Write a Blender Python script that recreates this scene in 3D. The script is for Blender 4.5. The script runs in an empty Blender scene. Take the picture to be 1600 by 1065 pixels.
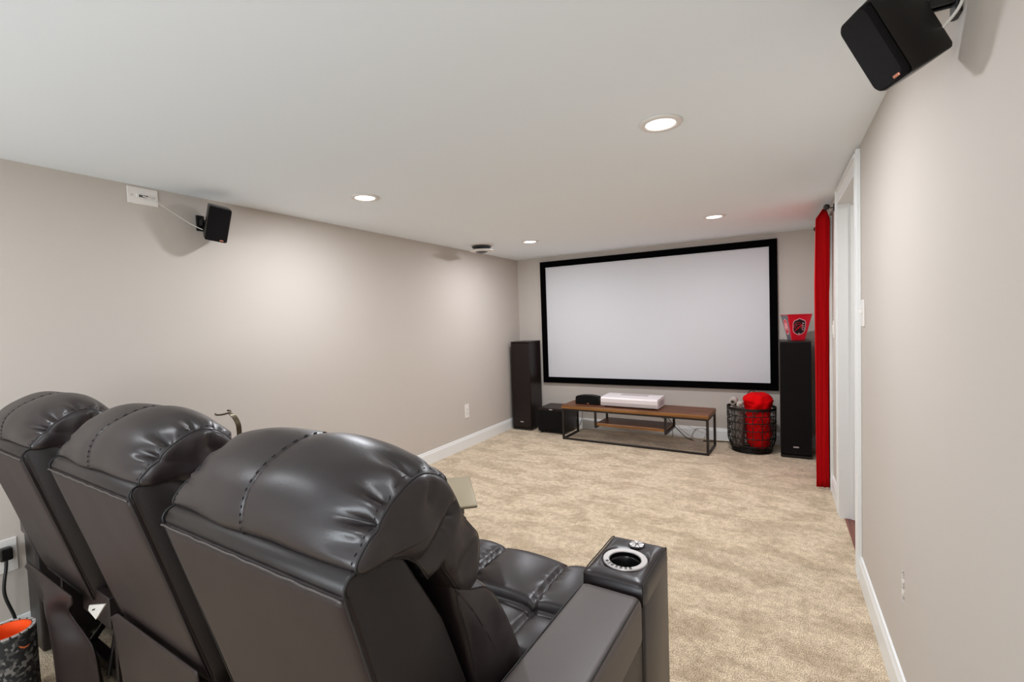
import bpy, bmesh, math, random
from mathutils import Vector, Matrix, noise
random.seed(7)
PI = math.pi
sc = bpy.context.scene
COL = sc.collection

# ------------------------------------------------------------------ camera, world, lamps, exposure
H = 1.35
cam = bpy.data.cameras.new('camera')
camo = bpy.data.objects.new('camera', cam)
COL.objects.link(camo)
cam.sensor_fit = 'HORIZONTAL'
cam.sensor_width = 36.0
cam.lens = 36.0 * 736.0 / 1600.0
cam.clip_start = 0.02
R = ((0.8717636, -0.01028979, -0.48981869),
     (0.48865125, -0.05383446, 0.87081675),
     (-0.03532965, -0.99849686, -0.0419028))
camo.matrix_world = Matrix(((R[0][0], -R[0][1], -R[0][2], 0.0),
                            (R[1][0], -R[1][1], -R[1][2], 0.0),
                            (R[2][0], -R[2][1], -R[2][2], H),
                            (0, 0, 0, 1)))
sc.camera = camo

sc.view_settings.view_transform = 'Standard'
sc.view_settings.look = 'None'
sc.view_settings.gamma = 1.0
sc.view_settings.use_curve_mapping = False
sc.view_settings.exposure = 0.45

world = bpy.data.worlds.new('world')
sc.world = world
world.use_nodes = True
world.node_tree.nodes['Background'].inputs[0].default_value = (0.9, 0.95, 1.0, 1)
world.node_tree.nodes['Background'].inputs[1].default_value = 0.15

XL, XR, YB, YF, CZ = -2.938, 0.358, 5.435, -2.2, 2.136
LAMPS = [(-0.405, 2.02), (-2.18, 2.11), (-0.43, 4.16), (-2.13, 4.22), (-0.42, -0.25), (-2.2, -0.1)]
LAMP_W = 11.5

def area_lamp(name, loc, size, power, rot, col=(1, 1, 1), spread=PI, shape='DISK', size_y=None):
    l = bpy.data.lights.new(name, 'AREA')
    l.shape = shape
    l.size = size
    if size_y: l.size_y = size_y
    l.energy = power
    l.color = col
    l.spread = spread
    o = bpy.data.objects.new(name, l)
    COL.objects.link(o)
    o.location = loc
    o.rotation_euler = rot
    return o

for (x, y) in LAMPS:
    area_lamp('downlight_lamp', (x, y, CZ - 0.012), 0.12, LAMP_W if y > 0 else 5.0, (0, 0, 0), (0.95, 0.985, 1.045))
# added soft fill light behind the camera, aimed forward and slightly up
area_lamp('rear_fill_light', (-1.3, -2.0, 1.05), 1.6, 43.0, (math.radians(106), 0, 0), (0.84, 0.93, 1.0), shape='RECTANGLE', size_y=0.9)
area_lamp('hall_fill_light', (1.05, 3.0, CZ - 0.02), 0.14, 7.0, (0, 0, 0), (1.0, 0.98, 0.95))  # unseen light added beyond the doorway to brighten the jamb

# ------------------------------------------------------------------ materials
MATS = {}
def lin(c):
    return tuple(((v / 255.0) / 12.92 if v / 255.0 <= 0.04045 else ((v / 255.0 + 0.055) / 1.055) ** 2.4) for v in c)

def mat(name, rgb, rough=0.5, metal=0.0, bump=0.0, bscale=50.0, var=0.0, vscale=3.0, emit=0.0, coat=0.0, spec=0.5, lin_rgb=False, sheen=0.0):
    if name in MATS: return MATS[name]
    m = bpy.data.materials.new(name)
    m.use_nodes = True
    nt = m.node_tree
    b = nt.nodes['Principled BSDF']
    c = rgb if lin_rgb else lin(rgb)
    b.inputs['Base Color'].default_value = (*c, 1)
    b.inputs['Roughness'].default_value = rough
    b.inputs['Metallic'].default_value = metal
    b.inputs['Specular IOR Level'].default_value = spec
    b.inputs['Coat Weight'].default_value = coat
    b.inputs['Sheen Weight'].default_value = sheen
    tc = nt.nodes.new('ShaderNodeTexCoord')
    if var > 0:
        n = nt.nodes.new('ShaderNodeTexNoise')
        n.inputs['Scale'].default_value = vscale
        n.inputs['Detail'].default_value = 4
        nt.links.new(tc.outputs['Object'], n.inputs['Vector'])
        r = nt.nodes.new('ShaderNodeValToRGB')
        r.color_ramp.elements[0].position = 0.3
        r.color_ramp.elements[1].position = 0.7
        r.color_ramp.elements[0].color = (*[v * (1 - var) for v in c], 1)
        r.color_ramp.elements[1].color = (*[min(1, v * (1 + var)) for v in c], 1)
        nt.links.new(n.outputs['Fac'], r.inputs['Fac'])
        nt.links.new(r.outputs['Color'], b.inputs['Base Color'])
    if bump > 0:
        n = nt.nodes.new('ShaderNodeTexNoise')
        n.inputs['Scale'].default_value = bscale
        n.inputs['Detail'].default_value = 3
        nt.links.new(tc.outputs['Object'], n.inputs['Vector'])
        bp = nt.nodes.new('ShaderNodeBump')
        bp.inputs['Strength'].default_value = bump
        bp.inputs['Distance'].default_value = 0.002
        nt.links.new(n.outputs['Fac'], bp.inputs['Height'])
        nt.links.new(bp.outputs['Normal'], b.inputs['Normal'])
    if emit > 0:
        b.inputs['Emission Color'].default_value = (1, 0.98, 0.95, 1)
        b.inputs['Emission Strength'].default_value = emit
    MATS[name] = m
    return m

WALL = mat('wall_paint', (198, 189, 180), 0.75, bump=0.05, bscale=180)
CEIL = mat('ceiling_paint', (244, 250, 255), 0.85, bump=0.04, bscale=150)
TRIM = mat('white_trim_paint', (238, 238, 236), 0.35)
PLATE = mat('white_plastic', (235, 230, 224), 0.35)
LEATHER = mat('dark_brown_leather', (27, 21, 20), 0.42, bump=0.12, bscale=420, spec=0.42)
LEATHER_SM = mat('dark_brown_leather_smooth', (34, 26, 27), 0.37, bump=0.10, bscale=300, spec=0.62)
ARM_L = mat('sheen_toned_brown_leather', (84, 76, 73), 0.5, bump=0.14, bscale=420, spec=0.6)  # base lightened to paint in the ceiling's reflection on the arm tops
VINYL = mat('dark_brown_vinyl', (45, 36, 35), 0.5, bump=0.15, bscale=500, spec=0.28)
THREAD = mat('black_thread', (22, 19, 20), 0.6)
WELT = mat('leather_welt', (70, 64, 63), 0.35)  # greyer than the leather: light glinting along the top seam, put into the colour
BLACKP = mat('black_plastic', (16, 14, 14), 0.35)
BLACKM = mat('black_metal', (28, 20, 18), 0.45)
CLOTH_BLACK = mat('black_grille_cloth', (15, 12, 12), 0.85, bump=0.8, bscale=900, var=0.25, vscale=500, spec=0.2)
SPK_WOOD = mat('black_brown_laminate', (28, 17, 16), 0.36, bump=0.05, bscale=90, spec=0.35)
SATIN = mat('satin_black_cabinet', (14, 11, 9), 0.32, spec=0.4)
STEEL = mat('brushed_steel', (205, 200, 198), 0.42, metal=0.6, bump=0.05, bscale=300)
BADGE = mat('silver_badge', (190, 185, 180), 0.4, metal=0.4)
COPPER = mat('copper_badge', (214, 140, 112), 0.35, metal=0.3)
RED = mat('red_fleece', (212, 4, 10), 0.9, bump=0.6, bscale=220, var=0.12, vscale=9, spec=0.1)
CURT = mat('red_curtain_cloth', (182, 0, 8), 0.8, bump=0.3, bscale=400, spec=0.15)
GREYB = mat('grey_fleece', (120, 112, 105), 0.95, bump=0.8, bscale=120, var=0.35, vscale=14)
PALEB = mat('pale_fleece', (190, 180, 170), 0.95, bump=0.8, bscale=120, var=0.2, vscale=20)
WHITEB = mat('white_projector_shell', (232, 222, 222), 0.4)
GREYBAND = mat('grey_projector_fabric', (186, 176, 174), 0.7, bump=0.4, bscale=600)
TRAY = mat('bronze_tray_top', (158, 145, 120), 0.35, metal=0.25)
WIREM = mat('dark_bronze_wire', (24, 20, 16), 0.5, metal=0.3)
CABLEW = mat('white_cable', (214, 208, 200), 0.5)
CABLEB = mat('black_cable', (18, 17, 17), 0.5)
GLOW = mat('lamp_diffuser', (255, 255, 255), 0.5, emit=6.0)
DARKHOLE = mat('dark_interior', (8, 7, 7), 0.8)
ORANGE = mat('orange_foam_core', (255, 84, 12), 0.6)
ORANGEL = mat('orange_print', (224, 120, 70), 0.6)
REDK = mat('red_card', (206, 10, 36), 0.45)
GREYK = mat('grey_card', (92, 84, 90), 0.45)
BLK = mat('black_print', (24, 12, 18), 0.5)
PINKW = mat('pale_print', (235, 190, 196), 0.5)
PLASTER = mat('raw_plaster', (220, 210, 200), 0.9)
LOUVRE = mat('dark_grey_louvre', (88, 88, 88), 0.5)
SCREEN = mat('projection_screen_fabric', (212, 212, 215), 0.8)
FRAMEV = mat('black_velvet_frame', (4, 3, 4), 0.95, spec=0.05)
HOLDER = mat('bronze_metal', (78, 68, 48), 0.35, metal=0.7)

def carpet_mat():
    m = bpy.data.materials.new('beige_carpet')
    m.use_nodes = True
    nt = m.node_tree; L = nt.links
    b = nt.nodes['Principled BSDF']
    b.inputs['Roughness'].default_value = 0.95
    b.inputs['Specular IOR Level'].default_value = 0.1
    b.inputs['Sheen Weight'].default_value = 0.25
    tc = nt.nodes.new('ShaderNodeTexCoord')
    def nz(scale, detail, dist=0.0, vec=None, rough=0.5):
        n = nt.nodes.new('ShaderNodeTexNoise')
        n.inputs['Scale'].default_value = scale
        n.inputs['Detail'].default_value = detail
        n.inputs['Distortion'].default_value = dist
        n.inputs['Roughness'].default_value = rough
        L.new(vec if vec else tc.outputs['Object'], n.inputs['Vector'])
        return n
    def ramp(inp, p0, c0, p1, c1):
        r = nt.nodes.new('ShaderNodeValToRGB')
        r.color_ramp.elements[0].position = p0; r.color_ramp.elements[0].color = (*c0, 1)
        r.color_ramp.elements[1].position = p1; r.color_ramp.elements[1].color = (*c1, 1)
        L.new(inp, r.inputs['Fac'])
        return r
    def mix(kind, fac, a, c):
        x = nt.nodes.new('ShaderNodeMix'); x.data_type = 'RGBA'; x.blend_type = kind
        x.inputs['Factor'].default_value = fac
        L.new(a, x.inputs[6]); L.new(c, x.inputs[7])
        return x.outputs[2]
    fine = ramp(nz(240, 2, rough=0.6).outputs['Fac'], 0.36, lin((150, 118, 86)), 0.60, lin((255, 238, 208)))
    mp = nt.nodes.new('ShaderNodeMapping')
    mp.inputs['Rotation'].default_value = (0, 0, 0.5)
    mp.inputs['Scale'].default_value = (1.0, 1.7, 1)
    L.new(tc.outputs['Object'], mp.inputs['Vector'])
    streak = ramp(nz(4.2, 4, 0.3, mp.outputs['Vector']).outputs['Fac'], 0.40, (0.80, 0.77, 0.74), 0.56, (1.04, 1.04, 1.05))
    mid = ramp(nz(26, 5, 0.2, rough=0.75).outputs['Fac'], 0.38, (0.74, 0.71, 0.66), 0.6, (1.03, 1.03, 1.03))
    o = mix('MULTIPLY', 1.0, fine.outputs['Color'], streak.outputs['Color'])
    o = mix('MULTIPLY', 1.0, o, mid.outputs['Color'])
    L.new(o, b.inputs['Base Color'])
    bp = nt.nodes.new('ShaderNodeBump')
    bp.inputs['Strength'].default_value = 0.9
    bp.inputs['Distance'].default_value = 0.006
    L.new(nz(150, 3).outputs['Fac'], bp.inputs['Height'])
    L.new(bp.outputs['Normal'], b.inputs['Normal'])
    return m

def wood_mat(name, dark, light, axis='X', scale=1.0, rough=0.4, bands=(1.0, 14.0, 14.0)):
    m = bpy.data.materials.new(name)
    m.use_nodes = True
    nt = m.node_tree; L = nt.links
    b = nt.nodes['Principled BSDF']
    b.inputs['Roughness'].default_value = rough
    tc = nt.nodes.new('ShaderNodeTexCoord')
    mp = nt.nodes.new('ShaderNodeMapping')
    mp.inputs['Scale'].default_value = bands
    L.new(tc.outputs['Object'], mp.inputs['Vector'])
    n = nt.nodes.new('ShaderNodeTexNoise')
    n.inputs['Scale'].default_value = 3.0 * scale
    n.inputs['Detail'].default_value = 6
    n.inputs['Distortion'].default_value = 0.4
    L.new(mp.outputs['Vector'], n.inputs['Vector'])
    r = nt.nodes.new('ShaderNodeValToRGB')
    r.color_ramp.elements[0].position = 0.32; r.color_ramp.elements[0].color = (*lin(dark), 1)
    r.color_ramp.elements[1].position = 0.68; r.color_ramp.elements[1].color = (*lin(light), 1)
    L.new(n.outputs['Fac'], r.inputs['Fac'])
    L.new(r.outputs['Color'], b.inputs['Base Color'])
    return m

def camo_mat():
    m = bpy.data.materials.new('black_grey_marbled_foam')
    m.use_nodes = True
    nt = m.node_tree; L = nt.links
    b = nt.nodes['Principled BSDF']
    b.inputs['Roughness'].default_value = 0.7
    tc = nt.nodes.new('ShaderNodeTexCoord')
    n = nt.nodes.new('ShaderNodeTexVoronoi')
    n.inputs['Scale'].default_value = 95
    n.inputs['Randomness'].default_value = 1.0
    L.new(tc.outputs['Object'], n.inputs['Vector'])
    r = nt.nodes.new('ShaderNodeValToRGB')
    r.color_ramp.interpolation = 'CONSTANT'
    e = r.color_ramp.elements
    e[0].position = 0; e[0].color = (*lin((26, 25, 26)), 1)
    e[1].position = 0.45; e[1].color = (*lin((70, 68, 66)), 1)
    e2 = e.new(0.72); e2.color = (*lin((112, 108, 104)), 1)
    e3 = e.new(0.9); e3.color = (*lin((40, 38, 38)), 1)
    sep = nt.nodes.new('ShaderNodeSeparateColor')
    L.new(n.outputs['Color'], sep.inputs['Color'])
    L.new(sep.outputs['Red'], r.inputs['Fac'])
    L.new(r.outputs['Color'], b.inputs['Base Color'])
    return m

CARPET = carpet_mat()
BENCHW = wood_mat('walnut_bench_top', (66, 34, 20), (132, 78, 46))
BENCHE = wood_mat('walnut_bench_edge', (104, 66, 30), (152, 102, 50))
HALLW = wood_mat('reddish_hall_floor', (84, 40, 34), (140, 84, 66), bands=(14, 1, 1))
CAMO = camo_mat()

# ------------------------------------------------------------------ geometry helpers
def link_mesh(name, verts, faces, m, parent=None, smooth=False, mats=None, fm=None):
    me = bpy.data.meshes.new(name)
    me.from_pydata([tuple(v) for v in verts], [], faces)
    bm = bmesh.new(); bm.from_mesh(me)
    bmesh.ops.recalc_face_normals(bm, faces=bm.faces)
    bm.to_mesh(me); bm.free()
    me.materials.append(m)
    if mats:
        for x in mats: me.materials.append(x)
    if fm:
        for i, k in fm.items(): me.polygons[i].material_index = k
    if smooth:
        for p in me.polygons: p.use_smooth = True
    o = bpy.data.objects.new(name, me)
    COL.objects.link(o)
    if parent: o.parent = parent
    return o

class G:
    """collects shapes of ONE mesh"""
    def __init__(s): s.v = []; s.f = []
    def add(s, v, f):
        n = len(s.v); s.v += [tuple(p) for p in v]; s.f += [tuple(i + n for i in q) for q in f]
        return s
    def box(s, x0, x1, y0, y1, z0, z1, M=None, bev=0.0, seg=2):
        bm = bmesh.new()
        bmesh.ops.create_cube(bm, size=1.0)
        for v in bm.verts:
            v.co = Vector(((x0 + x1) / 2 + v.co.x * (x1 - x0), (y0 + y1) / 2 + v.co.y * (y1 - y0), (z0 + z1) / 2 + v.co.z * (z1 - z0)))
        if bev > 0:
            bmesh.ops.bevel(bm, geom=list(bm.edges), offset=bev, segments=seg, profile=0.5, affect='EDGES', clamp_overlap=True)
        if M is not None: bm.transform(M)
        bm.verts.ensure_lookup_table()
        for i, v in enumerate(bm.verts): v.index = i
        s.add([v.co.copy() for v in bm.verts], [[v.index for v in f.verts] for f in bm.faces])
        bm.free()
        return s
    def rings(s, rings, closed=False, caps=True):
        n = len(rings[0]); v = [p for r in rings for p in r]; f = []
        k = len(rings)
        for i in range(k if closed else k - 1):
            a = i * n; b = ((i + 1) % k) * n
            for j in range(n):
                f.append((a + j, a + (j + 1) % n, b + (j + 1) % n, b + j))
        if caps and not closed:
            f.append(tuple(range(n))[::-1]); f.append(tuple(range((k - 1) * n, k * n)))
        return s.add(v, f)
    def tube(s, pts, r, n=8, closed=False):
        pts = [Vector(p) for p in pts]; rs = []
        up = Vector((0.13, 0.2, 0.97)).normalized()
        prev = None
        for i, p in enumerate(pts):
            if closed: t = pts[(i + 1) % len(pts)] - pts[i - 1]
            else: t = pts[min(i + 1, len(pts) - 1)] - pts[max(i - 1, 0)]
            t = t.normalized() if t.length > 1e-9 else Vector((0, 0, 1))
            if prev is None:
                a = t.cross(up)
                if a.length < 0.05: a = t.cross(Vector((1, 0, 0)))
            else:
                a = prev - t * prev.dot(t)
            a.normalize(); prev = a
            b = t.cross(a)
            rr = r[i] if isinstance(r, (list, tuple)) else r
            rs.append([p + (a * math.cos(2 * PI * k / n) + b * math.sin(2 * PI * k / n)) * rr for k in range(n)])
        return s.rings(rs, closed=closed)
    def lathe(s, prof, c=(0, 0, 0), n=32, M=None, caps=True):
        rs = []
        for (r, z) in prof:
            rr = max(r, 1e-5)
            ring = [Vector((c[0] + rr * math.cos(2 * PI * k / n), c[1] + rr * math.sin(2 * PI * k / n), c[2] + z)) for k in range(n)]
            if M is not None: ring = [M @ p for p in ring]
            rs.append(ring)
        return s.rings(rs, caps=caps)
    def prism(s, poly, f3, d):
        """poly 2D list, f3 maps (a,b,t)->3D, t in d=(t0,t1)"""
        return s.rings([[f3(a, b, d[0]) for a, b in poly], [f3(a, b, d[1]) for a, b in poly]])
    def build(s, name, m, parent=None, smooth=False, auto=None, **k):
        o = link_mesh(name, s.v, s.f, m, parent, smooth or auto is not None, **k)
        if auto is not None:
            o.data.set_sharp_from_angle(angle=math.radians(auto))
        return o

def empty(name, loc, rz=0.0):
    o = bpy.data.objects.new(name, None)
    o.empty_display_size = 0.1
    COL.objects.link(o)
    o.location = loc; o.rotation_euler = (0, 0, rz)
    return o

def tag(o, label=None, cat=None, group=None, kind=None):
    if label: o['label'] = label
    if cat: o['category'] = cat
    if group: o['group'] = group
    if kind: o['kind'] = kind
    return o

def spline(pts, n, closed=True):
    """Catmull-Rom through 2D/3D points"""
    P = [Vector(p) for p in pts]; m = len(P); out = []
    segs = m if closed else m - 1
    for i in range(n):
        t = i / n * segs if closed else i / (n - 1) * segs
        k = min(int(t), segs - 1); u = t - k
        g = (lambda q: P[q % m]) if closed else (lambda q: P[max(0, min(m - 1, q))])
        a, b, c, d = g(k - 1), g(k), g(k + 1), g(k + 2)
        out.append(0.5 * ((2 * b) + (c - a) * u + (2 * a - 5 * b + 4 * c - d) * u * u + (3 * b - a - 3 * c + d) * u ** 3))
    return out

# ------------------------------------------------------------------ room shell
T = 0.12
tag(G().box(XL - T, XR + T, YF - T, YB + T, -0.1, 0.0).build('floor', CARPET), kind='structure')
cl = G().box(XL - T, 1.9, YF - T, YB + T, CZ, CZ + 0.1).build('ceiling', CEIL); tag(cl, kind='structure')
tag(G().box(XL - T, XL, YF - T, YB + T, 0, CZ).build('wall_left', WALL), kind='structure')
tag(G().box(XL, XR, YB, YB + T, 0, CZ).build('wall_back', WALL), kind='structure')
tag(G().box(XL, XR, YF - T, YF, 0, CZ).build('wall_front', WALL), kind='structure')
DY0, DY1, DZ = 2.90, 3.66, 2.03
wr = G()
# small ragged hole (missing outlet) in the right wall: y 1.925..1.985, z 0.37..0.475
hy0, hy1, hz0, hz1 = 1.935, 1.985, 0.368, 0.476
wr.box(XR, XR + T, YF - T, hy0, 0, CZ)
wr.box(XR, XR + T, hy0, hy1, 0, hz0)
wr.box(XR, XR + T, hy0, hy1, hz1, CZ)
wr.box(XR + 0.05, XR + T, hy0, hy1, hz0, hz1)
wr.box(XR, XR + T, hy1, DY0, 0, CZ)
wr.box(XR, XR + T, DY0, DY1, DZ, CZ)
wr.box(XR, XR + T, DY1, YB + T, 0, CZ)
wr = wr.build('wall_right', WALL); tag(wr, kind='structure')
# jagged plaster edge chips round the hole
gch = G()
rr_ = random.Random(3)
for k in range(15):
    z = hz0 + (hz1 - hz0) * (k + 0.5) / 15
    w = 0.030 if k in (3, 4, 9) else rr_.uniform(0.002, 0.010)
    gch.box(XR + 0.001, XR + 0.012, hy1 - w, hy1 + 0.001, z - 0.004, z + 0.004, bev=0.001, seg=1)
    w = rr_.uniform(0.002, 0.008)
    gch.box(XR + 0.001, XR + 0.012, hy0 - 0.001, hy0 + w, z - 0.004, z + 0.004, bev=0.001, seg=1)
o = gch.build('plaster_chips', PLASTER, wr); o['kind'] = 'stuff'
o = G().box(XR + 0.03, XR + 0.049, hy0 + 0.003, hy1 - 0.003, hz0 + 0.003, hz1 - 0.003).build('hole_backing', DARKHOLE, wr)

# baseboards with a bevelled top
def baseboard(name, p0, p1, inward):
    p0 = Vector(p0); p1 = Vector(p1); n = Vector(inward)
    prof = [(0, 0), (0.014, 0), (0.014, 0.098), (0.009, 0.112), (0.007, 0.124), (0, 0.127)]
    r = [[Vector((p.x, p.y, 0)) + n * a + Vector((0, 0, b)) for a, b in prof] for p in (p0, p1)]
    tag(G().rings(r).build(name, TRIM), kind='structure')
baseboard('baseboard_left', (XL, YF, 0), (XL, YB, 0), (1, 0, 0))
baseboard('baseboard_back', (XL, YB, 0), (XR, YB, 0), (0, -1, 0))
baseboard('baseboard_right', (XR, YF, 0), (XR, 2.815, 0), (-1, 0, 0))
baseboard('baseboard_right', (XR, 3.748, 0), (XR, 4.14, 0), (-1, 0, 0))

# doorway casing (trim_1) and jambs (door_1)
def casing(g, y0, y1, z0, z1, vertical=True, outer=-1):
    # main board, thicker outer bead, thin inner bead
    g.box(XR - 0.014, XR, y0, y1, z0, z1, bev=0.002, seg=1)
    if vertical:
        a, b = (y0, y0 + 0.022) if outer < 0 else (y1 - 0.022, y1)
        g.box(XR - 0.020, XR - 0.010, a, b, z0, z1, bev=0.003, seg=2)
        a, b = (y1 - 0.012, y1) if outer < 0 else (y0, y0 + 0.012)
        g.box(XR - 0.017, XR - 0.010, a, b, z0, z1, bev=0.002, seg=1)
    else:
        g.box(XR - 0.020, XR - 0.010, y0, y1, z1 - 0.022, z1, bev=0.003, seg=2)
        g.box(XR - 0.017, XR - 0.010, y0, y1, z0, z0 + 0.012, bev=0.002, seg=1)
for nm, args in (('trim_1', (DY0 - 0.085, DY0, 0, DZ + 0.085, True, -1)), ('trim_2', (DY1, DY1 + 0.085, 0, DZ + 0.085, True, 1)), ('trim_3', (DY0 - 0.0, DY1 + 0.0, DZ, DZ + 0.085, False, 0))):
    g = G(); casing(g, *args); tag(g.build(nm, TRIM), kind='structure')
g = G()
g.box(XR - 0.016, XR + T + 0.016, DY1 - 0.018, DY1, 0.0, DZ)
g.box(XR - 0.016, XR + T + 0.016, DY0, DY0 + 0.018, 0.0, DZ)
g.box(XR - 0.016, XR + T + 0.016, DY0 + 0.018, DY1 - 0.018, DZ - 0.018, DZ)
dj = tag(g.build('door_1', TRIM), kind='structure')
g = G()
g.box(XR + 0.050, XR + 0.088, DY1 - 0.031, DY1 - 0.018, 0.0, DZ - 0.018, bev=0.002, seg=1)
g.box(XR + 0.050, XR + 0.088, DY0 + 0.018, DY0 + 0.031, 0.0, DZ - 0.018, bev=0.002, seg=1)
g.box(XR + 0.050, XR + 0.088, DY0 + 0.031, DY1 - 0.031, DZ - 0.031, DZ - 0.018, bev=0.002, seg=1)
g.build('door_stop', TRIM, dj)
# hallway beyond the doorway
hx1, hy0_, hy1_ = 1.75, 2.0, 4.6
tag(G().box(hx1, hx1 + T, hy0_, hy1_, 0, CZ).build('wall_hall', WALL), kind='structure')
tag(G().box(XR + T, hx1, hy0_ - T, hy0_, 0, CZ).build('wall_hall_near', WALL), kind='structure')
tag(G().box(XR + T, hx1, hy1_, hy1_ + T, 0, CZ).build('wall_hall_far', WALL), kind='structure')
hf = tag(G().box(XR + T, hx1, hy0_, hy1_, -0.1, -0.012).build('floor_hall', DARKHOLE), kind='structure')
def plank(x0, x1, y0, y1):
    G().box(x0 + 0.0012, x1 - 0.0012, y0 + 0.0012, y1 - 0.0012, -0.012, 0.004, bev=0.001, seg=1).build('plank', HALLW, hf)
x = XR + 0.012
plank(x, x + 0.055, DY0 + 0.02, DY1 - 0.02)           # threshold strip
x += 0.055
plank(x, x + 0.06, DY0 + 0.02, 3.2); plank(x, x + 0.06, 3.2, DY1 - 0.035)
x = XR + T + 0.01
k = 0
while x < hx1 - 0.02:
    cut = 2.6 + (k * 0.77) % 1.6
    w = min(0.11, hx1 - x)
    plank(x, x + w, hy0_, cut); plank(x, x + w, cut, hy1_)
    x += w; k += 1

# second doorway (covered by the curtain): casing and white slab
g = G()
g.box(XR - 0.014, XR, 4.14, 4.22, 0, 2.03, bev=0.002, seg=1)
g.box(XR - 0.020, XR - 0.010, 4.14, 4.162, 0, 2.03, bev=0.003)
tag(g.build('trim_4', TRIM), kind='structure')
g = G(); g.box(XR - 0.014, XR, 4.22, 5.02, 1.95, 2.03, bev=0.002, seg=1)
tag(g.build('trim_5', TRIM), kind='structure')
g = G(); g.box(XR - 0.014, XR, 5.02, 5.10, 0, 2.03, bev=0.002, seg=1)
tag(g.build('trim_6', TRIM), kind='structure')
d2 = tag(G().box(XR - 0.006, XR, 4.222, 5.018, 0.01, 1.948).build('door_2', TRIM), kind='structure')
for (a, b) in ((0.12, 0.9), (1.02, 1.85)):
    G().box(XR - 0.010, XR - 0.004, 4.32, 4.92, a, b, bev=0.003, seg=1).build('panel', TRIM, d2)

# ------------------------------------------------------------------ recessed ceiling lights
def downlight(x, y, lab):
    e = empty('recessed_ceiling_light', (x, y, CZ))
    tag(e, lab, 'ceiling light', 'recessed lights in the ceiling')
    G().lathe([(0.058, -0.004), (0.062, -0.008), (0.082, -0.006), (0.087, -0.0005), (0.060, -0.0005), (0.058, -0.004)], n=48, caps=False).build('trim_ring', PLATE, e, smooth=True)
    G().lathe([(0.0, -0.003), (0.058, -0.003), (0.058, -0.001), (0.0, -0.001)], n=40).build('diffuser', GLOW, e)
    return e
LL = ['lit recessed ceiling light nearest the camera, right of middle, largest in view',
      'lit recessed ceiling light near the left wall, between wall speaker and air vent',
      'lit recessed ceiling light above the right half of the projection screen',
      'small far lit recessed ceiling light just right of the round air vent',
      'recessed ceiling light behind the camera on the right',
      'recessed ceiling light behind the camera on the left']
for (x, y), lab in zip(LAMPS, LL): downlight(x, y, lab)

# round air vent
e = empty('ceiling_air_vent', (-2.60, 4.06, CZ))
tag(e, 'round white ceiling air diffuser with dark louvres near the left wall', 'air vent')
G().lathe([(0.0, -0.0005), (0.125, -0.0005), (0.122, -0.008), (0.098, -0.016), (0.0, -0.016)], n=40).build('collar', PLATE, e, smooth=False, auto=35)
for k in range(4):
    r = 0.088 - 0.010 * k
    G().lathe([(r, -0.016 - 0.011 * k), (r + 0.012, -0.024 - 0.011 * k), (r + 0.011, -0.026 - 0.011 * k), (r - 0.002, -0.017 - 0.011 * k)], n=40).build('louvre', LOUVRE, e, auto=35)
G().lathe([(0.0, -0.056), (0.118, -0.058), (0.122, -0.064), (0.075, -0.072), (0.0, -0.072)], n=40).build('deflector_plate', PLATE, e, auto=35)
G().lathe([(0.0, -0.072), (0.062, -0.073), (0.030, -0.086), (0.0, -0.090)], n=32).build('centre_cap', LOUVRE, e, auto=35)

# ------------------------------------------------------------------ wall plates and outlets
def plate(name, wall, y, z, w, h, kind, lab, cat):
    """wall: 'L' or 'R'; local x -> along +y, local z up, local -y... outward"""
    e = empty(name, (XL if wall == 'L' else XR, y, z))
    s = 1 if wall == 'L' else -1
    tag(e, lab, cat)
    def B(g, a0, a1, t0, t1, c0, c1, bev=0.001):
        x0, x1 = sorted((s * t0, s * t1))
        return g.box(x0, x1, a0, a1, c0, c1, bev=bev, seg=1)
    B(G(), -w / 2, w / 2, 0, 0.006, -h / 2, h / 2, 0.002).build('cover_plate', PLATE, e)
    if kind == 'duplex':
        for c in (-0.02, 0.02):
            r = B(G(), -0.016, 0.016, 0.005, 0.008, c - 0.014, c + 0.014, 0.002).build('receptacle', PLATE, e)
            g = G(); B(g, -0.008, -0.006, 0.0075, 0.0085, c - 0.004, c + 0.006, 0); B(g, 0.006, 0.008, 0.0075, 0.0085, c - 0.004, c + 0.006, 0); B(g, -0.002, 0.002, 0.0075, 0.0085, c - 0.010, c - 0.006, 0)
            g.build('slot', DARKHOLE, r)
    if kind == 'rocker':
        B(G(), -0.017, 0.017, 0.005, 0.011, -0.033, 0.033, 0.002).build('rocker', PLATE, e)
    if kind == 'toggle':
        B(G(), -0.005, 0.005, 0.005, 0.020, -0.002, 0.014, 0.002).build('toggle', PLATE, e)
    return e, B
plate('wall_outlet', 'L', 4.166, 0.395, 0.078, 0.15, 'duplex', 'white duplex wall outlet low on the left wall toward the screen', 'outlet')
plate('light_switch', 'R', 2.745, 1.33, 0.075, 0.125, 'toggle', 'white toggle light switch on the right wall beside the near door casing', 'light switch')
plate('light_switch', 'R', 4.03, 1.21, 0.075, 0.125, 'rocker', 'white light switch on narrow wall strip between curtain and door casing', 'light switch')
e, B = plate('cable_wall_plate', 'L', 1.265, 2.082, 0.14, 0.088, 'none', 'white low-voltage wall plate under the ceiling, white wire running to the speaker', 'wall plate')
B(G(), -0.032, 0.036, 0.005, 0.009, -0.013, 0.013, 0.002).build('insert', PLATE, e)
B(G(), -0.020, 0.022, 0.008, 0.0095, -0.007, 0.006, 0).build('socket_opening', LOUVRE, e)
for yy in (-0.052, 0.052):
    G().lathe([(0.0, 0.0), (0.004, 0.0), (0.004, 0.002), (0, 0.0025)], n=10, M=Matrix.Translation((0.006, yy, 0)) @ Matrix.Rotation(PI / 2, 4, 'Y')).build('screw', STEEL, e)
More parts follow.
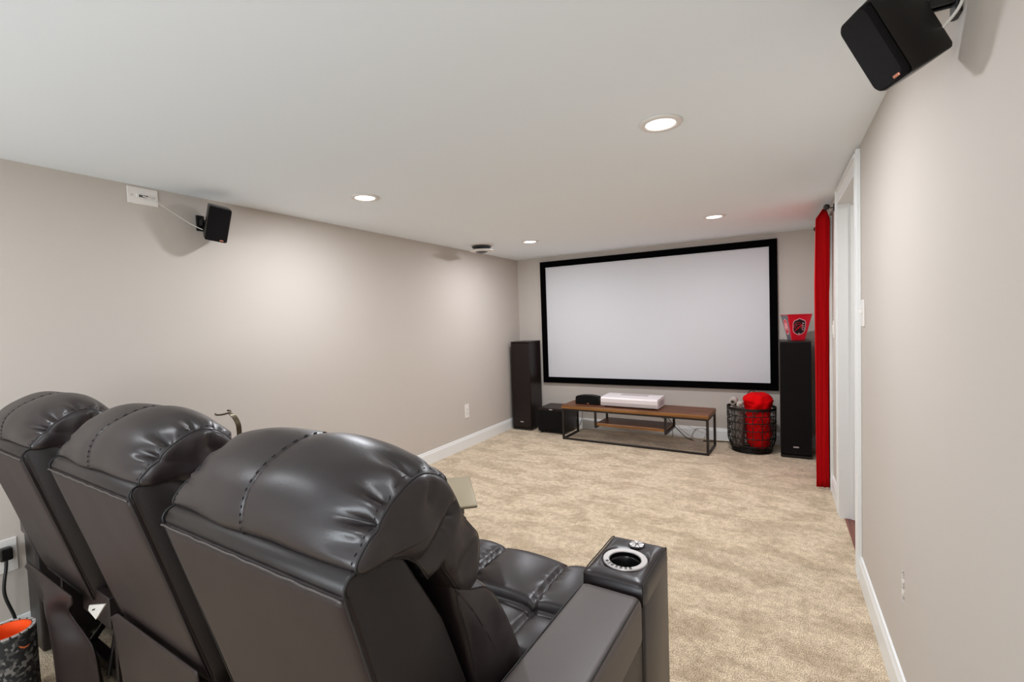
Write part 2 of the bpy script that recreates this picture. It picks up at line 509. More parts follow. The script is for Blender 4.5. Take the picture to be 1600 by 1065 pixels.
e, B = plate('wall_outlet', 'L', 0.62, 0.408, 0.15, 0.145, 'duplex', 'white wall outlet at left edge behind the far recliner, black plug in it', 'outlet')
# plug and cord (one thing)
pl = empty('power_cord', (XL, 0.655, 0.425)); tag(pl, 'black plug and power cord hanging from the outlet behind the far recliner', 'power cord')
G().box(0.008, 0.045, -0.022, 0.018, -0.028, 0.026, bev=0.006, seg=2).build('plug', BLACKP, pl)
G().tube(spline([(0.03, -0.002, -0.025), (0.035, -0.006, -0.06), (0.05, -0.02, -0.16), (0.055, 0.004, -0.28), (0.045, 0.006, -0.36), (0.04, -0.004, -0.413)], 40, False), 0.006, 8).build('cord', CABLEB, pl, smooth=True)

# ------------------------------------------------------------------ satellite speakers
def satellite(name, c, Rm, dims, lab, wallx, mount_y, mount_z):
    w, d, h = dims
    e = bpy.data.objects.new(name, None); COL.objects.link(e)
    M = Matrix(Rm).to_4x4(); M.translation = Vector(c)
    e.matrix_world = M
    tag(e, lab, 'speaker')
    # cabinet: wide chamfered front, tapering to the back; local -y is the front
    def sect(y, sx, sz, ch):
        a, b = w / 2 * sx, h / 2 * sz; c_ = ch
        pts = []
        for cx_, cz_, a0 in ((a - c_, b - c_, 0), (-a + c_, b - c_, 90), (-a + c_, -b + c_, 180), (a - c_, -b + c_, 270)):
            for k in range(6):
                th = math.radians(a0 + 18 * k); pts.append((cx_ + c_ * math.cos(th), cz_ + c_ * math.sin(th)))
        return [Vector((p[0], y, p[1])) for p in pts]
    g = G().rings([sect(-d / 2 + 0.012, 0.98, 0.98, 0.010), sect(-d / 2 + 0.016, 1.0, 1.0, 0.010), sect(0, 1.0, 1.0, 0.008), sect(d / 2 - 0.004, 0.94, 0.98, 0.008), sect(d / 2, 0.90, 0.95, 0.008)])
    g.build('cabinet', SATIN, e, auto=30)
    g = G().rings([sect(-d / 2 + 0.011, 0.93, 0.965, 0.016), sect(-d / 2 + 0.002, 0.93, 0.965, 0.016), sect(-d / 2 - 0.003, 0.87, 0.93, 0.018)])
    g.build('grille', CLOTH_BLACK, e, auto=30)
    G().box(0.016, 0.034, -d / 2 - 0.0055, -d / 2 - 0.001, -h / 2 + 0.010, -h / 2 + 0.0165, bev=0.001, seg=1).build('badge', COPPER, e)
    # bracket to the wall
    Mi = M.inverted()
    s = -1 if wallx > 0 else 1
    back = M @ Vector((0, d / 2 - 0.002, 0.005))
    g = G()
    wp = Vector((wallx, mount_y, mount_z))
    base = [wp + Vector((s * a, b, c2)) for a, b, c2 in ((0.0, 0, 0), (0.010, 0, 0), (0.028, 0, 0))]
    elbow = wp + Vector((s * 0.05, 0, 0))
    g.tube([Mi @ elbow, Mi @ back.lerp(elbow, 0.35), Mi @ back], 0.011, 10)
    br = g.build('bracket', BLACKP, e, smooth=False, auto=40)
    MB = Mi @ Matrix.Translation(wp)
    g = G().box(min(0, s * 0.012), max(0, s * 0.012), -0.022, 0.022, -0.045, 0.045, M=MB, bev=0.003)
    g.box(min(0, s * 0.055), max(0, s * 0.055), -0.014, -0.008, -0.018, 0.018, M=MB, bev=0.002)
    g.box(min(0, s * 0.055), max(0, s * 0.055), 0.008, 0.014, -0.018, 0.018, M=MB, bev=0.002)
    g.build('mount_plate', BLACKP, e)
    return e, M
RR = ((0.424, 0.786, -0.45), (-0.905, 0.38, -0.189), (0.023, 0.488, 0.873))
RL = ((0.346, -0.859, 0.376), (0.927, 0.374, 0.002), (-0.142, 0.348, 0.927))
def ortho(Rm):
    x = Vector([r[0] for r in Rm]).normalized(); y = Vector([r[1] for r in Rm]); y = (y - x * x.dot(y)).normalized(); z = x.cross(y)
    return [[x[i], y[i], z[i]] for i in range(3)]
eR, MR = satellite('wall_speaker', (0.239, 1.396, 1.966), ortho(RR), (0.099, 0.112, 0.188), 'black satellite speaker on the right wall, tilted down, large at top right', XR, 1.42, 2.03)
eL, ML = satellite('wall_speaker', (-2.80, 1.568, 1.973), ortho(RL), (0.111, 0.14, 0.193), 'black satellite speaker high on the left wall beside the white plate', XL, 1.545, 1.985)
# speaker wires
o = G().tube(spline([(XL + 0.010, 1.262, 2.083), (XL + 0.03, 1.30, 2.064), (XL + 0.035, 1.40, 2.01), (XL + 0.05, 1.47, 1.965), (-2.86, 1.52, 1.935)], 30, False), 0.0032, 6).build('speaker_wire', CABLEW, smooth=True)
tag(o, 'thin white wire from the upper left wall plate to the left speaker', 'wire')
o = G().tube(spline([(XR - 0.002, 1.372, 2.10), (XR - 0.006, 1.365, 2.04), (XR - 0.012, 1.362, 1.985), (XR - 0.035, 1.385, 1.955), (0.300, 1.425, 1.945), (0.285, 1.43, 1.955)], 30, False), 0.0035, 6).build('speaker_wire', CABLEW, smooth=True)
tag(o, 'white wire curling behind the top right wall speaker', 'wire')

# ------------------------------------------------------------------ projection screen
e = empty('projection_screen', (-1.293, YB, 1.318)); tag(e, 'wide white projection screen in a black velvet frame on the far wall', 'projector screen')
SW, SH, FWD, FT = 1.306, 0.760, 0.072, 0.032
G().box(-SW + 0.06, SW - 0.06, -FT + 0.012, -FT + 0.016, -SH + 0.06, SH - 0.06).build('screen_fabric', SCREEN, e)
for nm, b in (('frame_rail', (-SW, SW, SH - FWD, SH)), ('frame_rail', (-SW, SW, -SH, -SH + FWD)), ('frame_rail', (-SW, -SW + FWD, -SH + FWD, SH - FWD)), ('frame_rail', (SW - FWD, SW, -SH + FWD, SH - FWD))):
    G().box(b[0], b[1], -FT - 0.003, 0, b[2], b[3], bev=0.003, seg=1).build(nm, FRAMEV, e)

# ------------------------------------------------------------------ tower speakers
def tower(x0, x1, y0, y1, h, lab, grille):
    e = empty('tower_speaker', ((x0 + x1) / 2, y0, 0)); tag(e, lab, 'speaker')
    w = (x1 - x0) / 2; d = y1 - y0
    G().box(-w, w, 0.012, d, 0.03, h - 0.012, bev=0.003, seg=2).build('cabinet', SPK_WOOD, e)
    G().box(-w - 0.002, w + 0.002, -0.004, d + 0.002, h - 0.012, h, bev=0.003, seg=2).build('top_panel', SPK_WOOD, e)
    G().box(-w, w, 0.0, d, 0.006, 0.03, bev=0.003, seg=1).build('plinth', BLACKP, e)
    for a in (-w + 0.03, w - 0.03):
        for b in (0.03, d - 0.03):
            G().lathe([(0.001, 0), (0.012, 0.001), (0.014, 0.007), (0.0, 0.007)], c=(a, b, 0), n=12).build('foot', BLACKP, e)
    G().box(-w + 0.004, w - 0.004, -0.006, 0.012, 0.035, h - 0.018, bev=0.005, seg=2).build('grille', grille, e)
    b = G().box(-0.022, 0.022, -0.009, -0.005, 0.105 - 0.006, 0.105 + 0.006, bev=0.001, seg=1).build('badge', BADGE, e)
    return e
tower(-2.885, -2.628, 5.09, 5.40, 1.095, 'dark brown tower speaker in the far left corner beside the screen', SPK_WOOD)
tw = tower(0.022, 0.270, 4.985, 5.35, 1.078, 'black tower speaker right of the screen carrying the popcorn bucket', CLOTH_BLACK)

# subwoofer
e = empty('subwoofer', (-2.345, 5.04, 0), -0.03); tag(e, 'squat black subwoofer cube between left tower and wooden bench', 'subwoofer')
G().box(-0.175, 0.175, 0.012, 0.36, 0.022, 0.300, bev=0.006, seg=2).build('cabinet', SPK_WOOD, e)
G().box(-0.170, 0.170, -0.004, 0.013, 0.026, 0.272, bev=0.006, seg=2).build('grille', CLOTH_BLACK, e)
G().box(-0.020, 0.020, -0.002, 0.012, 0.281, 0.291, bev=0.001, seg=1).build('badge', BADGE, e)
for a in (-0.14, 0.14):
    for b in (0.04, 0.32):
        G().lathe([(0.016, 0), (0.018, 0.004), (0.016, 0.023), (0.0, 0.023)], c=(a, b, 0), n=14).build('foot', BLACKP, e)

# ------------------------------------------------------------------ media bench
e = empty('media_bench', (-1.347, 4.815, 0), math.radians(-3.3)); tag(e, 'long low media bench with wooden top and black metal frame', 'media console')
BW, BD, BT = 0.778, 0.40, 0.387
G().box(-BW, BW, -0.008, BD + 0.008, 0.352, BT, bev=0.003, seg=1).build('tabletop', BENCHE, e)
nb = 4
for k in range(nb):
    y0 = -0.004 + (BD + 0.008) * k / nb; y1 = -0.004 + (BD + 0.008) * (k + 1) / nb
    G().box(-BW + 0.004, BW - 0.004, y0 + 0.0008, y1 - 0.0008, BT - 0.002, BT + 0.0035, bev=0.001, seg=1).build('plank', BENCHW, e)
t = 0.011
for a in (-BW + 0.014, BW - 0.014):
    for b in (0.008, BD - 0.008):
        G().box(a - t, a + t, b - t, b + t, 0, 0.352, bev=0.002, seg=1).build('leg', BLACKM, e)
    G().box(a - t, a + t, 0.008 + t, BD - 0.008 - t, 0, 0.02, bev=0.002, seg=1).build('floor_rail', BLACKM, e)
    G().box(a - t, a + t, 0.008 + t, BD - 0.008 - t, 0.334, 0.352, bev=0.002, seg=1).build('top_rail', BLACKM, e)
G().box(-BW + 0.014 + t, BW - 0.014 - t, 0.008 - t, 0.008 + t, 0.002, 0.022, bev=0.002, seg=1).build('floor_rail', BLACKM, e)
for b in (0.008, BD - 0.008):
    G().box(-BW + 0.014 + t, BW - 0.014 - t, b - t, b + t, 0.334, 0.352, bev=0.002, seg=1).build('top_rail', BLACKM, e)
SX0, SX1 = -0.385, 0.365
sh = G().box(SX0 + 0.004, SX1 - 0.004, 0.030, BD - 0.035, 0.182, 0.212, bev=0.003, seg=1).build('hanging_shelf', BENCHE, e)
G().box(SX0 + 0.008, SX1 - 0.008, 0.034, BD - 0.039, 0.210, 0.2135).build('shelf_surface', BENCHW, sh)
for a in (SX0, SX1):
    for b in (0.028, BD - 0.033):
        G().box(a - t, a + t, b - t, b + t, 0.158, 0.334, bev=0.002, seg=1).build('hanger_post', BLACKM, e)
    G().box(a - t, a + t, 0.028 + t, BD - 0.033 - t, 0.158, 0.182, bev=0.002, seg=1).build('shelf_bracket', BLACKM, e)

# projector on the bench
e = empty('projector', (-1.367, 4.87, BT + 0.0035), math.radians(-3.3)); tag(e, 'white ultra-short-throw projector box on the wooden bench', 'projector')
pr = [(0.010, 0.012), (0.0, 0.020), (0.0, 0.092), (0.012, 0.106), (0.20, 0.114), (0.285, 0.112), (0.295, 0.100), (0.295, 0.012)]
G().rings([[Vector((x, y, z)) for y, z in pr] for x in (-0.305, 0.305)]).build('shell', WHITEB, e)
G().box(-0.300, 0.300, -0.0025, 0.004, 0.018, 0.055, bev=0.001, seg=1).build('speaker_band', GREYBAND, e)
G().box(-0.14, 0.16, 0.15, 0.25, 0.110, 0.1145, bev=0.001, seg=1).build('lens_window', GREYBAND, e)
G().box(0.303, 0.3065, 0.06, 0.24, 0.03, 0.085, bev=0.001, seg=1).build('side_vent', GREYBAND, e)
for a in (-0.26, 0.26):
    for b in (0.04, 0.25):
        G().lathe([(0.014, 0), (0.016, 0.012), (0.0, 0.012)], c=(a, b, 0), n=12).build('foot', BLACKP, e)
# centre speaker on the bench
e = empty('centre_speaker', (-1.857, 4.955, BT + 0.0035), math.radians(-2)); tag(e, 'small curved black centre speaker on the bench left of the white projector', 'speaker')
prof = [(-0.14, 0.006), (-0.135, 0.0), (0.135, 0.0), (0.14, 0.006), (0.139, 0.075), (0.125, 0.092), (0.07, 0.102), (0.0, 0.105), (-0.07, 0.102), (-0.125, 0.092), (-0.139, 0.075)]
G().rings([[Vector((a, 0.012, b)) for a, b in prof], [Vector((a * 0.97, 0.10, b * 0.97)) for a, b in prof], [Vector((a * 0.85, 0.125, 0.01 + b * 0.82)) for a, b in prof]]).build('cabinet', SATIN, e)
G().rings([[Vector((a * 0.985, 0.013, 0.002 + b * 0.965)) for a, b in prof], [Vector((a * 0.975, 0.002, 0.003 + b * 0.95)) for a, b in prof], [Vector((a * 0.93, -0.003, 0.006 + b * 0.89)) for a, b in prof]]).build('grille', CLOTH_BLACK, e)
G().box(0.004, 0.026, -0.007, -0.002, 0.010, 0.016, bev=0.001, seg=1).build('badge', COPPER, e)

# cables behind the bench
def cable(pts, r, m, lab, grp=None):
    tag(G().tube(spline(pts, 60, False), r, 6).build('cable', m, smooth=True), lab, 'cable', grp)
cable([(-1.12, 5.13, 0.385), (-1.08, 5.22, 0.30), (-0.95, 5.28, 0.12), (-0.82, 5.30, 0.012), (-0.60, 5.33, 0.008), (-0.45, 5.36, 0.007), (-0.2, 5.38, 0.007)], 0.0045, CABLEB, 'black cable running along the floor from bench to basket')
cable([(-1.05, 5.14, 0.385), (-1.03, 5.24, 0.28), (-0.90, 5.30, 0.10), (-0.70, 5.20, 0.010), (-0.78, 5.05, 0.006), (-0.90, 5.10, 0.006), (-0.86, 5.20, 0.010)], 0.003, CABLEW, 'white cable curling on the carpet under right half of bench')
pts = []
for k in range(26):
    a = k * 0.95
    pts.append((-0.72 + 0.075 * math.cos(a) + 0.01 * math.sin(3 * a), 5.26 + 0.03 * math.sin(a), 0.085 + 0.065 * math.sin(a * 1.02) + 0.005 * math.cos(2 * a)))
pts = [(-0.95, 5.3, 0.20)] + pts
tag(G().tube(spline(pts, 260, False), 0.0022, 5).build('cable', CABLEW, smooth=True), 'coiled bundle of thin white cable behind right end of bench', 'cable')
cable([(-1.55, 5.15, 0.385), (-1.53, 5.2, 0.30), (-1.40, 5.14, 0.275), (-1.15, 5.16, 0.27), (-1.02, 5.22, 0.20), (-1.0, 5.29, 0.06), (-1.02, 5.32, 0.006)], 0.003, CABLEB, 'black cable looping behind the hanging shelf of the bench')
cable([(-1.96, 5.08, 0.42), (-2.02, 5.24, 0.30), (-2.04, 5.26, 0.15), (-2.10, 5.30, 0.05), (-2.14, 5.2, 0.02), (-2.165, 5.25, 0.01)], 0.003, CABLEB, 'black cable dropping between subwoofer and left end of bench')
cable([(-1.70, 5.14, 0.40), (-1.76, 5.28, 0.33), (-1.72, 5.34, 0.17), (-1.60, 5.36, 0.05), (-1.3, 5.37, 0.008)], 0.003, CABLEW, 'white cable hanging behind left half of the bench')

# ------------------------------------------------------------------ popcorn bucket on the right tower
def bucket():
    e = empty('popcorn_bucket', (0.158, 5.10, 1.0785), math.radians(16)); tag(e, 'red and grey tapered popcorn bucket with team crest on the right tower speaker', 'bucket')
    bt, tp, h, r = 0.056, 0.1015, 0.238, 0.008
    def sq(a, z, rr):
        out = []
        for cx_, cy_, a0 in ((a - rr, a - rr, 0), (-a + rr, a - rr, 90), (-a + rr, -a + rr, 180), (a - rr, -a + rr, 270)):
            for k in range(4):
                t_ = math.radians(a0 + 30 * k)
                out.append(Vector((cx_ + rr * math.cos(t_), cy_ + rr * math.sin(t_), z)))
        return out
    g = G().rings([sq(bt, 0, r), sq(bt + 0.001, 0.004, r), sq(tp, h, r), sq(tp + 0.003, h, r), sq(tp + 0.003, h + 0.005, r), sq(tp - 0.003, h + 0.005, r), sq(tp - 0.004, h - 0.004, r), sq(bt - 0.002, 0.004, r)], caps=True)
    o = g.build('shell', REDK, e, mats=[GREYK, BLK])
    for p in o.data.polygons:
        n = p.normal; c = p.center
        if abs(n.x) > abs(n.y) and abs(n.z) < 0.6 : p.material_index = 1
        if c.z > h - 0.002: p.material_index = 0
        if c.z < 0.004: p.material_index = 2
    # crest: drawn on faces in (u,v) and lifted slightly from the sloping face
    sl = (tp - bt) / h
    def face(u, v, off, side):
        a = bt + sl * v + off
        if side == 'F': return Vector((u, -a, v))
        return Vector((-a, -u, v))
    shield = [(-0.052, 0.165), (-0.044, 0.186), (-0.02, 0.196), (0, 0.207), (0.02, 0.196), (0.044, 0.186), (0.052, 0.165), (0.052, 0.105), (0.043, 0.078), (0.024, 0.062), (0, 0.052), (-0.024, 0.062), (-0.043, 0.078), (-0.052, 0.105)]
    cy_ = 0.13
    for side in 'FL':
        def add(poly, s, off, nm, m, par):
            return G().prism([(a * s, cy_ + (b - cy_) * s) for a, b in poly], lambda a, b, t_: face(a, b, t_, side), (off, off + 0.0006)).build(nm, m, par)
        cr = add(shield, 1.0, 0.0004, 'crest', PINKW, e)
        add(shield, 0.93, 0.0008, 'crest_field', REDK if side == 'L' else BLK, cr)
        # arch and river lines
        for rr, cxx in ((0.045, -0.012), (0.034, -0.008)):
            pts = [face(cxx + rr * 0.8 * math.cos(t_), 0.098 + rr * 1.6 * math.sin(t_), 0.0022, side) for t_ in [PI * k / 14 for k in range(1, 14)]]
            pts = [p for p in pts]
            G().tube(pts, 0.0016, 5).build('arch_line', PINKW if side == 'L' else REDK, cr)
        for k in range(3):
            pts = [face(-0.036 + 0.03 * k * 0.5 + 0.03 * q, 0.085 + 0.012 * k + 0.045 * q, 0.0022, side) for q in (0, 0.5, 1)]
            G().tube(pts, 0.0016, 5).build('river_line', REDK if side == 'F' else PINKW, cr)
        # vertical lettering
        cu = bpy.data.curves.new('crest_text', 'FONT'); cu.body = 'CITY'; cu.size = 0.034; cu.extrude = 0.0004
        cu.align_x = 'CENTER'; cu.align_y = 'CENTER'
        to = bpy.data.objects.new('crest_text', cu); COL.objects.link(to)
        me = bpy.data.meshes.new_from_object(to.evaluated_get(bpy.context.evaluated_depsgraph_get()))
        bpy.data.objects.remove(to)
        for v in me.vertices:
            a, b = v.co.x, v.co.y
            v.co = face(0.032 + b * 0.8, 0.132 + a * 1.0 if False else 0.132 - a, 0.0026 + v.co.z, side) if False else face(0.034 - b * 0.8, 0.132 + a, 0.0026 + v.co.z, side)
        me.materials.clear(); me.materials.append(PINKW)
        o = bpy.data.objects.new('crest_lettering', me); COL.objects.link(o); o.parent = cr
        G().prism([(-0.006, 0.064), (0.006, 0.064), (0.004, 0.072), (-0.004, 0.072)], lambda a, b, t_: face(a, b, t_, side), (0.0016, 0.0026)).build('crest_mark', PINKW, cr)
bucket()

# ------------------------------------------------------------------ wire basket with blankets
def basket():
    cx_, cy_ = -0.225, 5.13
    e = empty('wire_basket', (cx_, cy_, 0)); tag(e, 'round dark wire basket holding red and grey blankets', 'basket')
    def rad(z): 
        return 0.168 + 0.04 * min(1, z / 0.12) + 0.008 * (z / 0.44)
    H_ = 0.44
    def ring(z, r, rt, n=40): return G().tube([(r * math.cos(2 * PI * k / n), r * 0.9 * math.sin(2 * PI * k / n), z) for k in range(n)], rt, 6, closed=True)
    g = G(); prof = []
    # rim band
    n = 48
    r = rad(H_)
    g.rings([[Vector(((r + a) * math.cos(2 * PI * k / n), (r + a) * 0.9 * math.sin(2 * PI * k / n), z)) for a, z in ((0.003, H_ - 0.026), (0.003, H_), (-0.002, H_), (-0.002, H_ - 0.026))] for k in range(n)], closed=True)
    g.build('rim_band', WIREM, e)
    for z, rt in ((0.006, 0.007), (0.03, 0.004), (0.075, 0.004), (0.15, 0.005), (0.225, 0.004), (0.30, 0.005), (0.365, 0.004)):
        ring(z, rad(z) + 0.001, rt).build('hoop', WIREM, e, smooth=True)
    for k in range(16):
        a = 2 * PI * k / 16 + 0.1
        G().tube([((rad(z)) * math.cos(a), rad(z) * 0.9 * math.sin(a), z) for z in (0.006, 0.03, 0.06, 0.12, 0.2, 0.3, H_ - 0.01)], 0.003, 6).build('upright_wire', WIREM, e, smooth=True)
    g = G()
    for sgn in (1, -1):
        for k in range(30):
            a0 = 2 * PI * k / 30
            g.tube([((rad(z) - 0.002) * math.cos(a0 + sgn * z * 2.6), (rad(z) - 0.002) * 0.9 * math.sin(a0 + sgn * z * 2.6), z) for z in [0.006 + (H_ - 0.02) * q / 12 for q in range(13)]], 0.0016, 4)
    o = g.build('wire_mesh', WIREM, e); o['kind'] = 'stuff'
    g = G().lathe([(0, 0.002), (0.165, 0.002), (0.165, 0.006), (0, 0.006)], n=40)
    for i, v in enumerate(g.v): g.v[i] = (v[0], v[1] * 0.9, v[2])
    g.build('base_disc', WIREM, e)
    # handle hoops
    for sy in (1, -1):
        G().tube([(0.055 * math.cos(t_), sy * (0.9 * rad(H_)) - 0.004 * sy, H_ - 0.01 + (0.135 if sy > 0 else -0.07) * math.sin(t_)) for t_ in [PI * k / 16 for k in range(17)]], 0.004, 6).build('handle', WIREM, e, smooth=True)
    # blankets
    def blob(name, c, prof_, sx, sy, m, seed, amp, lab, cat, nth=64):
        rings = []; nz = 44
        P = spline(prof_, nz, False)
        for q, p in enumerate(P):
            ring_ = []
            for k in range(nth):
                th = 2 * PI * k / nth
                d = Vector((math.cos(th) * sx, math.sin(th) * sy, 0))
                f = noise.noise(Vector((math.cos(th) * 2.2 + seed, math.sin(th) * 2.2, p[1] * 14)))
                f2 = noise.noise(Vector((math.cos(th) * 1.2 + seed, math.sin(th) * 1.2 + seed, p[1] * 34)))
                fold = -abs(f2) * 1.4 + f
                rr = max(0.001, p[0] * (1 + amp * fold))
                ring_.append(Vector((c[0] + d.x * rr, c[1] + d.y * rr, p[1] + (0.012 * f if p[0] < 0.09 and p[1] > 0.3 else 0))))
            rings.append(ring_)
        o = G().rings(rings).build(name, m, smooth=True)
        tag(o, lab, cat)
        return o
    blob('blanket', (cx_ + 0.062, cy_ - 0.01), [(0.05, 0.035), (0.10, 0.06), (0.125, 0.15), (0.128, 0.27), (0.125, 0.36), (0.135, 0.44), (0.150, 0.50), (0.125, 0.548), (0.07, 0.568), (0.004, 0.572)], 0.90, 1.05, RED, 3.1, 0.13, 'bright red fleece blanket bulging from the wire basket', 'blanket')
    blob('blanket', (cx_ - 0.115, cy_ - 0.015), [(0.03, 0.03), (0.07, 0.06), (0.088, 0.16), (0.085, 0.27), (0.085, 0.36), (0.08, 0.405), (0.05, 0.430), (0.004, 0.436)], 0.74, 1.40, GREYB, 8.7, 0.16, 'grey blanket stuffed in the left side of the wire basket', 'blanket')
    # pale rolled edge visible above the rim, left
    o = G()
    sp = []
    for k in range(60):
        a = k / 59 * 4.2 * PI; r_ = 0.038 - 0.0055 * a / PI
        sp.append((r_ * math.cos(a), r_ * math.sin(a)))
    c0 = (cx_ - 0.155, 0.485)
    for dx, dz, sc_ in ((0, 0, 1.0),):
        rs = []
        for y in (cy_ - 0.10, cy_ - 0.09, cy_ + 0.05, cy_ + 0.06):
            s1 = sc_ * (1.0 if cy_ - 0.095 < y < cy_ + 0.055 else 0.85)
            rs.append([Vector((c0[0] + dx + a * s1, y + 0.05 * dx, c0[1] + dz + b * s1)) for a, b in sp] + [Vector((c0[0] + dx + a * s1 * 0.86, y + 0.05 * dx, c0[1] + dz + b * s1 * 0.86)) for a, b in reversed(sp)])
        o.rings(rs)
    o.tube(spline([(cx_ - 0.105, cy_ - 0.12, 0.452), (cx_ - 0.100, cy_ - 0.12, 0.474), (cx_ - 0.083, cy_ - 0.11, 0.480), (cx_ - 0.075, cy_ - 0.10, 0.455)], 24, False), [0.016 + 0.006 * math.sin(PI * k / 23) for k in range(24)], 10)
    tag(o.build('towel', PALEB, smooth=False, auto=50), 'pale rolled towel poking out at left of the basket rim', 'towel')
basket()

# ------------------------------------------------------------------ curtain, rod
e = empty('curtain_rod', (0.31, 4.42, 2.06)); tag(e, 'thin black curtain rod with ball finials on the right wall', 'curtain rod')
G().tube([(0, -0.46, 0), (0, 0.50, 0)], 0.008, 12).build('rod', BLACKM, e, smooth=False, auto=40)
for y in (-0.475, 0.515):
    M_ = Matrix.Translation((0, y, 0))
    g = G(); n = 14
    g.lathe([(0.02 * math.sin(PI * k / 12), -0.02 * math.cos(PI * k / 12)) for k in range(13)], n=16, M=M_)
    g.build('finial', BLACKM, e, smooth=True)
for y in (-0.43, 0.47):
    g = G().tube([(0, y, 0), (0.048, y, 0)], 0.004, 8).box(0.042, 0.048, y - 0.012, y + 0.012, -0.025, 0.025, bev=0.002, seg=1)
    g.build('wall_bracket', BLACKM, e)
def curtain():
    o = G(); nz = 30; ny = 150; rs = []
    y0, y1 = 4.02, 4.86
    for i in range(nz + 1):
        v = i / nz; z = 2.072 - v * 2.06
        row = []; back = []
        for k in range(ny + 1):
            u = k / ny
            ph = u * 2 * PI * 6 + 0.5 * math.sin(v * 2.2 + u * 5)
            yy = y0 + 0.02 + (y1 - y0) * u + 0.14 * min(1, v * 1.6) * (1 - u)
            xm = 0.272 + (yy - 4.45) * 0.075 + 0.012 * (1 - min(1, v * 4))
            a_ = (0.338 - xm) / 2
            x = (0.338 + xm) / 2 - a_ * math.cos(ph) + 0.003 * math.sin(u * 23 + v * 4)
            if v < 0.02: x = 0.308 - 0.010 * math.cos(ph)
            row.append(Vector((min(x, 0.340), yy + 0.01 * math.sin(ph * 2) + 0.009 * math.sin((x - 0.26) * 2 * PI / 0.030 + v * 1.5), z)))
        rs.append(row)
    V = [p for r in rs for p in r]; F = []
    n = ny + 1
    for i in range(nz):
        for k in range(ny): F.append((i * n + k, i * n + k + 1, (i + 1) * n + k + 1, (i + 1) * n + k))
    ob = link_mesh('curtain', V, F, CURT, smooth=True)
    md = ob.modifiers.new('thick', 'SOLIDIFY'); md.thickness = 0.003; md.offset = 0
    tag(ob, 'long red curtain hanging in folds from the rod on the right wall', 'curtain')
curtain()

# ------------------------------------------------------------------ foam roller at bottom left
e = empty('foam_roller', (-2.432, 0.530, -0.0)); tag(e, 'black and grey marbled foam roller with bright orange core, standing upright bottom left', 'foam roller')
G().lathe([(0.060, 0.0), (0.073, 0.0), (0.078, 0.004), (0.078, 0.296), (0.075, 0.302), (0.066, 0.302)], n=72, caps=False).build('foam_sleeve', CAMO, e, auto=40)
G().lathe([(0.0665, 0.0), (0.0665, 0.3015), (0.060, 0.3005), (0.058, 0.28), (0.058, 0.0), (0.0665, 0.0)], n=64, caps=False).build('core', ORANGE, e, auto=40)
g = G()
for k in range(72):
    a = 2 * PI * k / 72
    if k % 4 != 3:
        M_ = Matrix.Translation((0.0735 * math.cos(a), 0.0735 * math.sin(a), 0.3015)) @ Matrix.Rotation(a, 4, 'Z')
        g.box(-0.005, 0.0042, -0.0034, 0.0034, -0.003, 0.0022, M=M_, bev=0.0008, seg=1)
o = g.build('pale_rim', mat('pale_foam', (176, 168, 164), 0.8), e); o['kind'] = 'stuff'
sw = [(-0.013, 0.012), (-0.009, 0.002), (0.0, -0.006), (0.010, -0.006), (0.015, -0.001), (0.008, -0.002), (0.0, 0.0)]
a0 = math.atan2(0.43 - 0.60 + 0.0, 2.42) # facing the camera
ang = math.atan2(-0.53, 2.43)
def onroll(a, b, t_):
    th = ang + 0.55 + a / 0.078
    return Vector(((0.078 + t_) * math.cos(th), (0.078 + t_) * math.sin(th), 0.250 + b))
G().prism([(a * 1.2, b * 1.1) for a, b in sw], onroll, (0.0, 0.0012)).build('logo', ORANGEL, e)

# ------------------------------------------------------------------ recliners
# local frame: x right, y forward (towards the screen), origin on the floor below the back panel's top edge
def norm2(P, i):
    n = len(P); t = P[(i + 1) % n] - P[i - 1]
    if t.length < 1e-9: t = Vector((1, 0))
    t.normalize()
    return Vector((t.y, -t.x))

def ccw(P):
    a = sum(P[i].x * P[(i + 1) % len(P)].y - P[(i + 1) % len(P)].x * P[i].y for i in range(len(P)))
    return P if a > 0 else P[::-1]

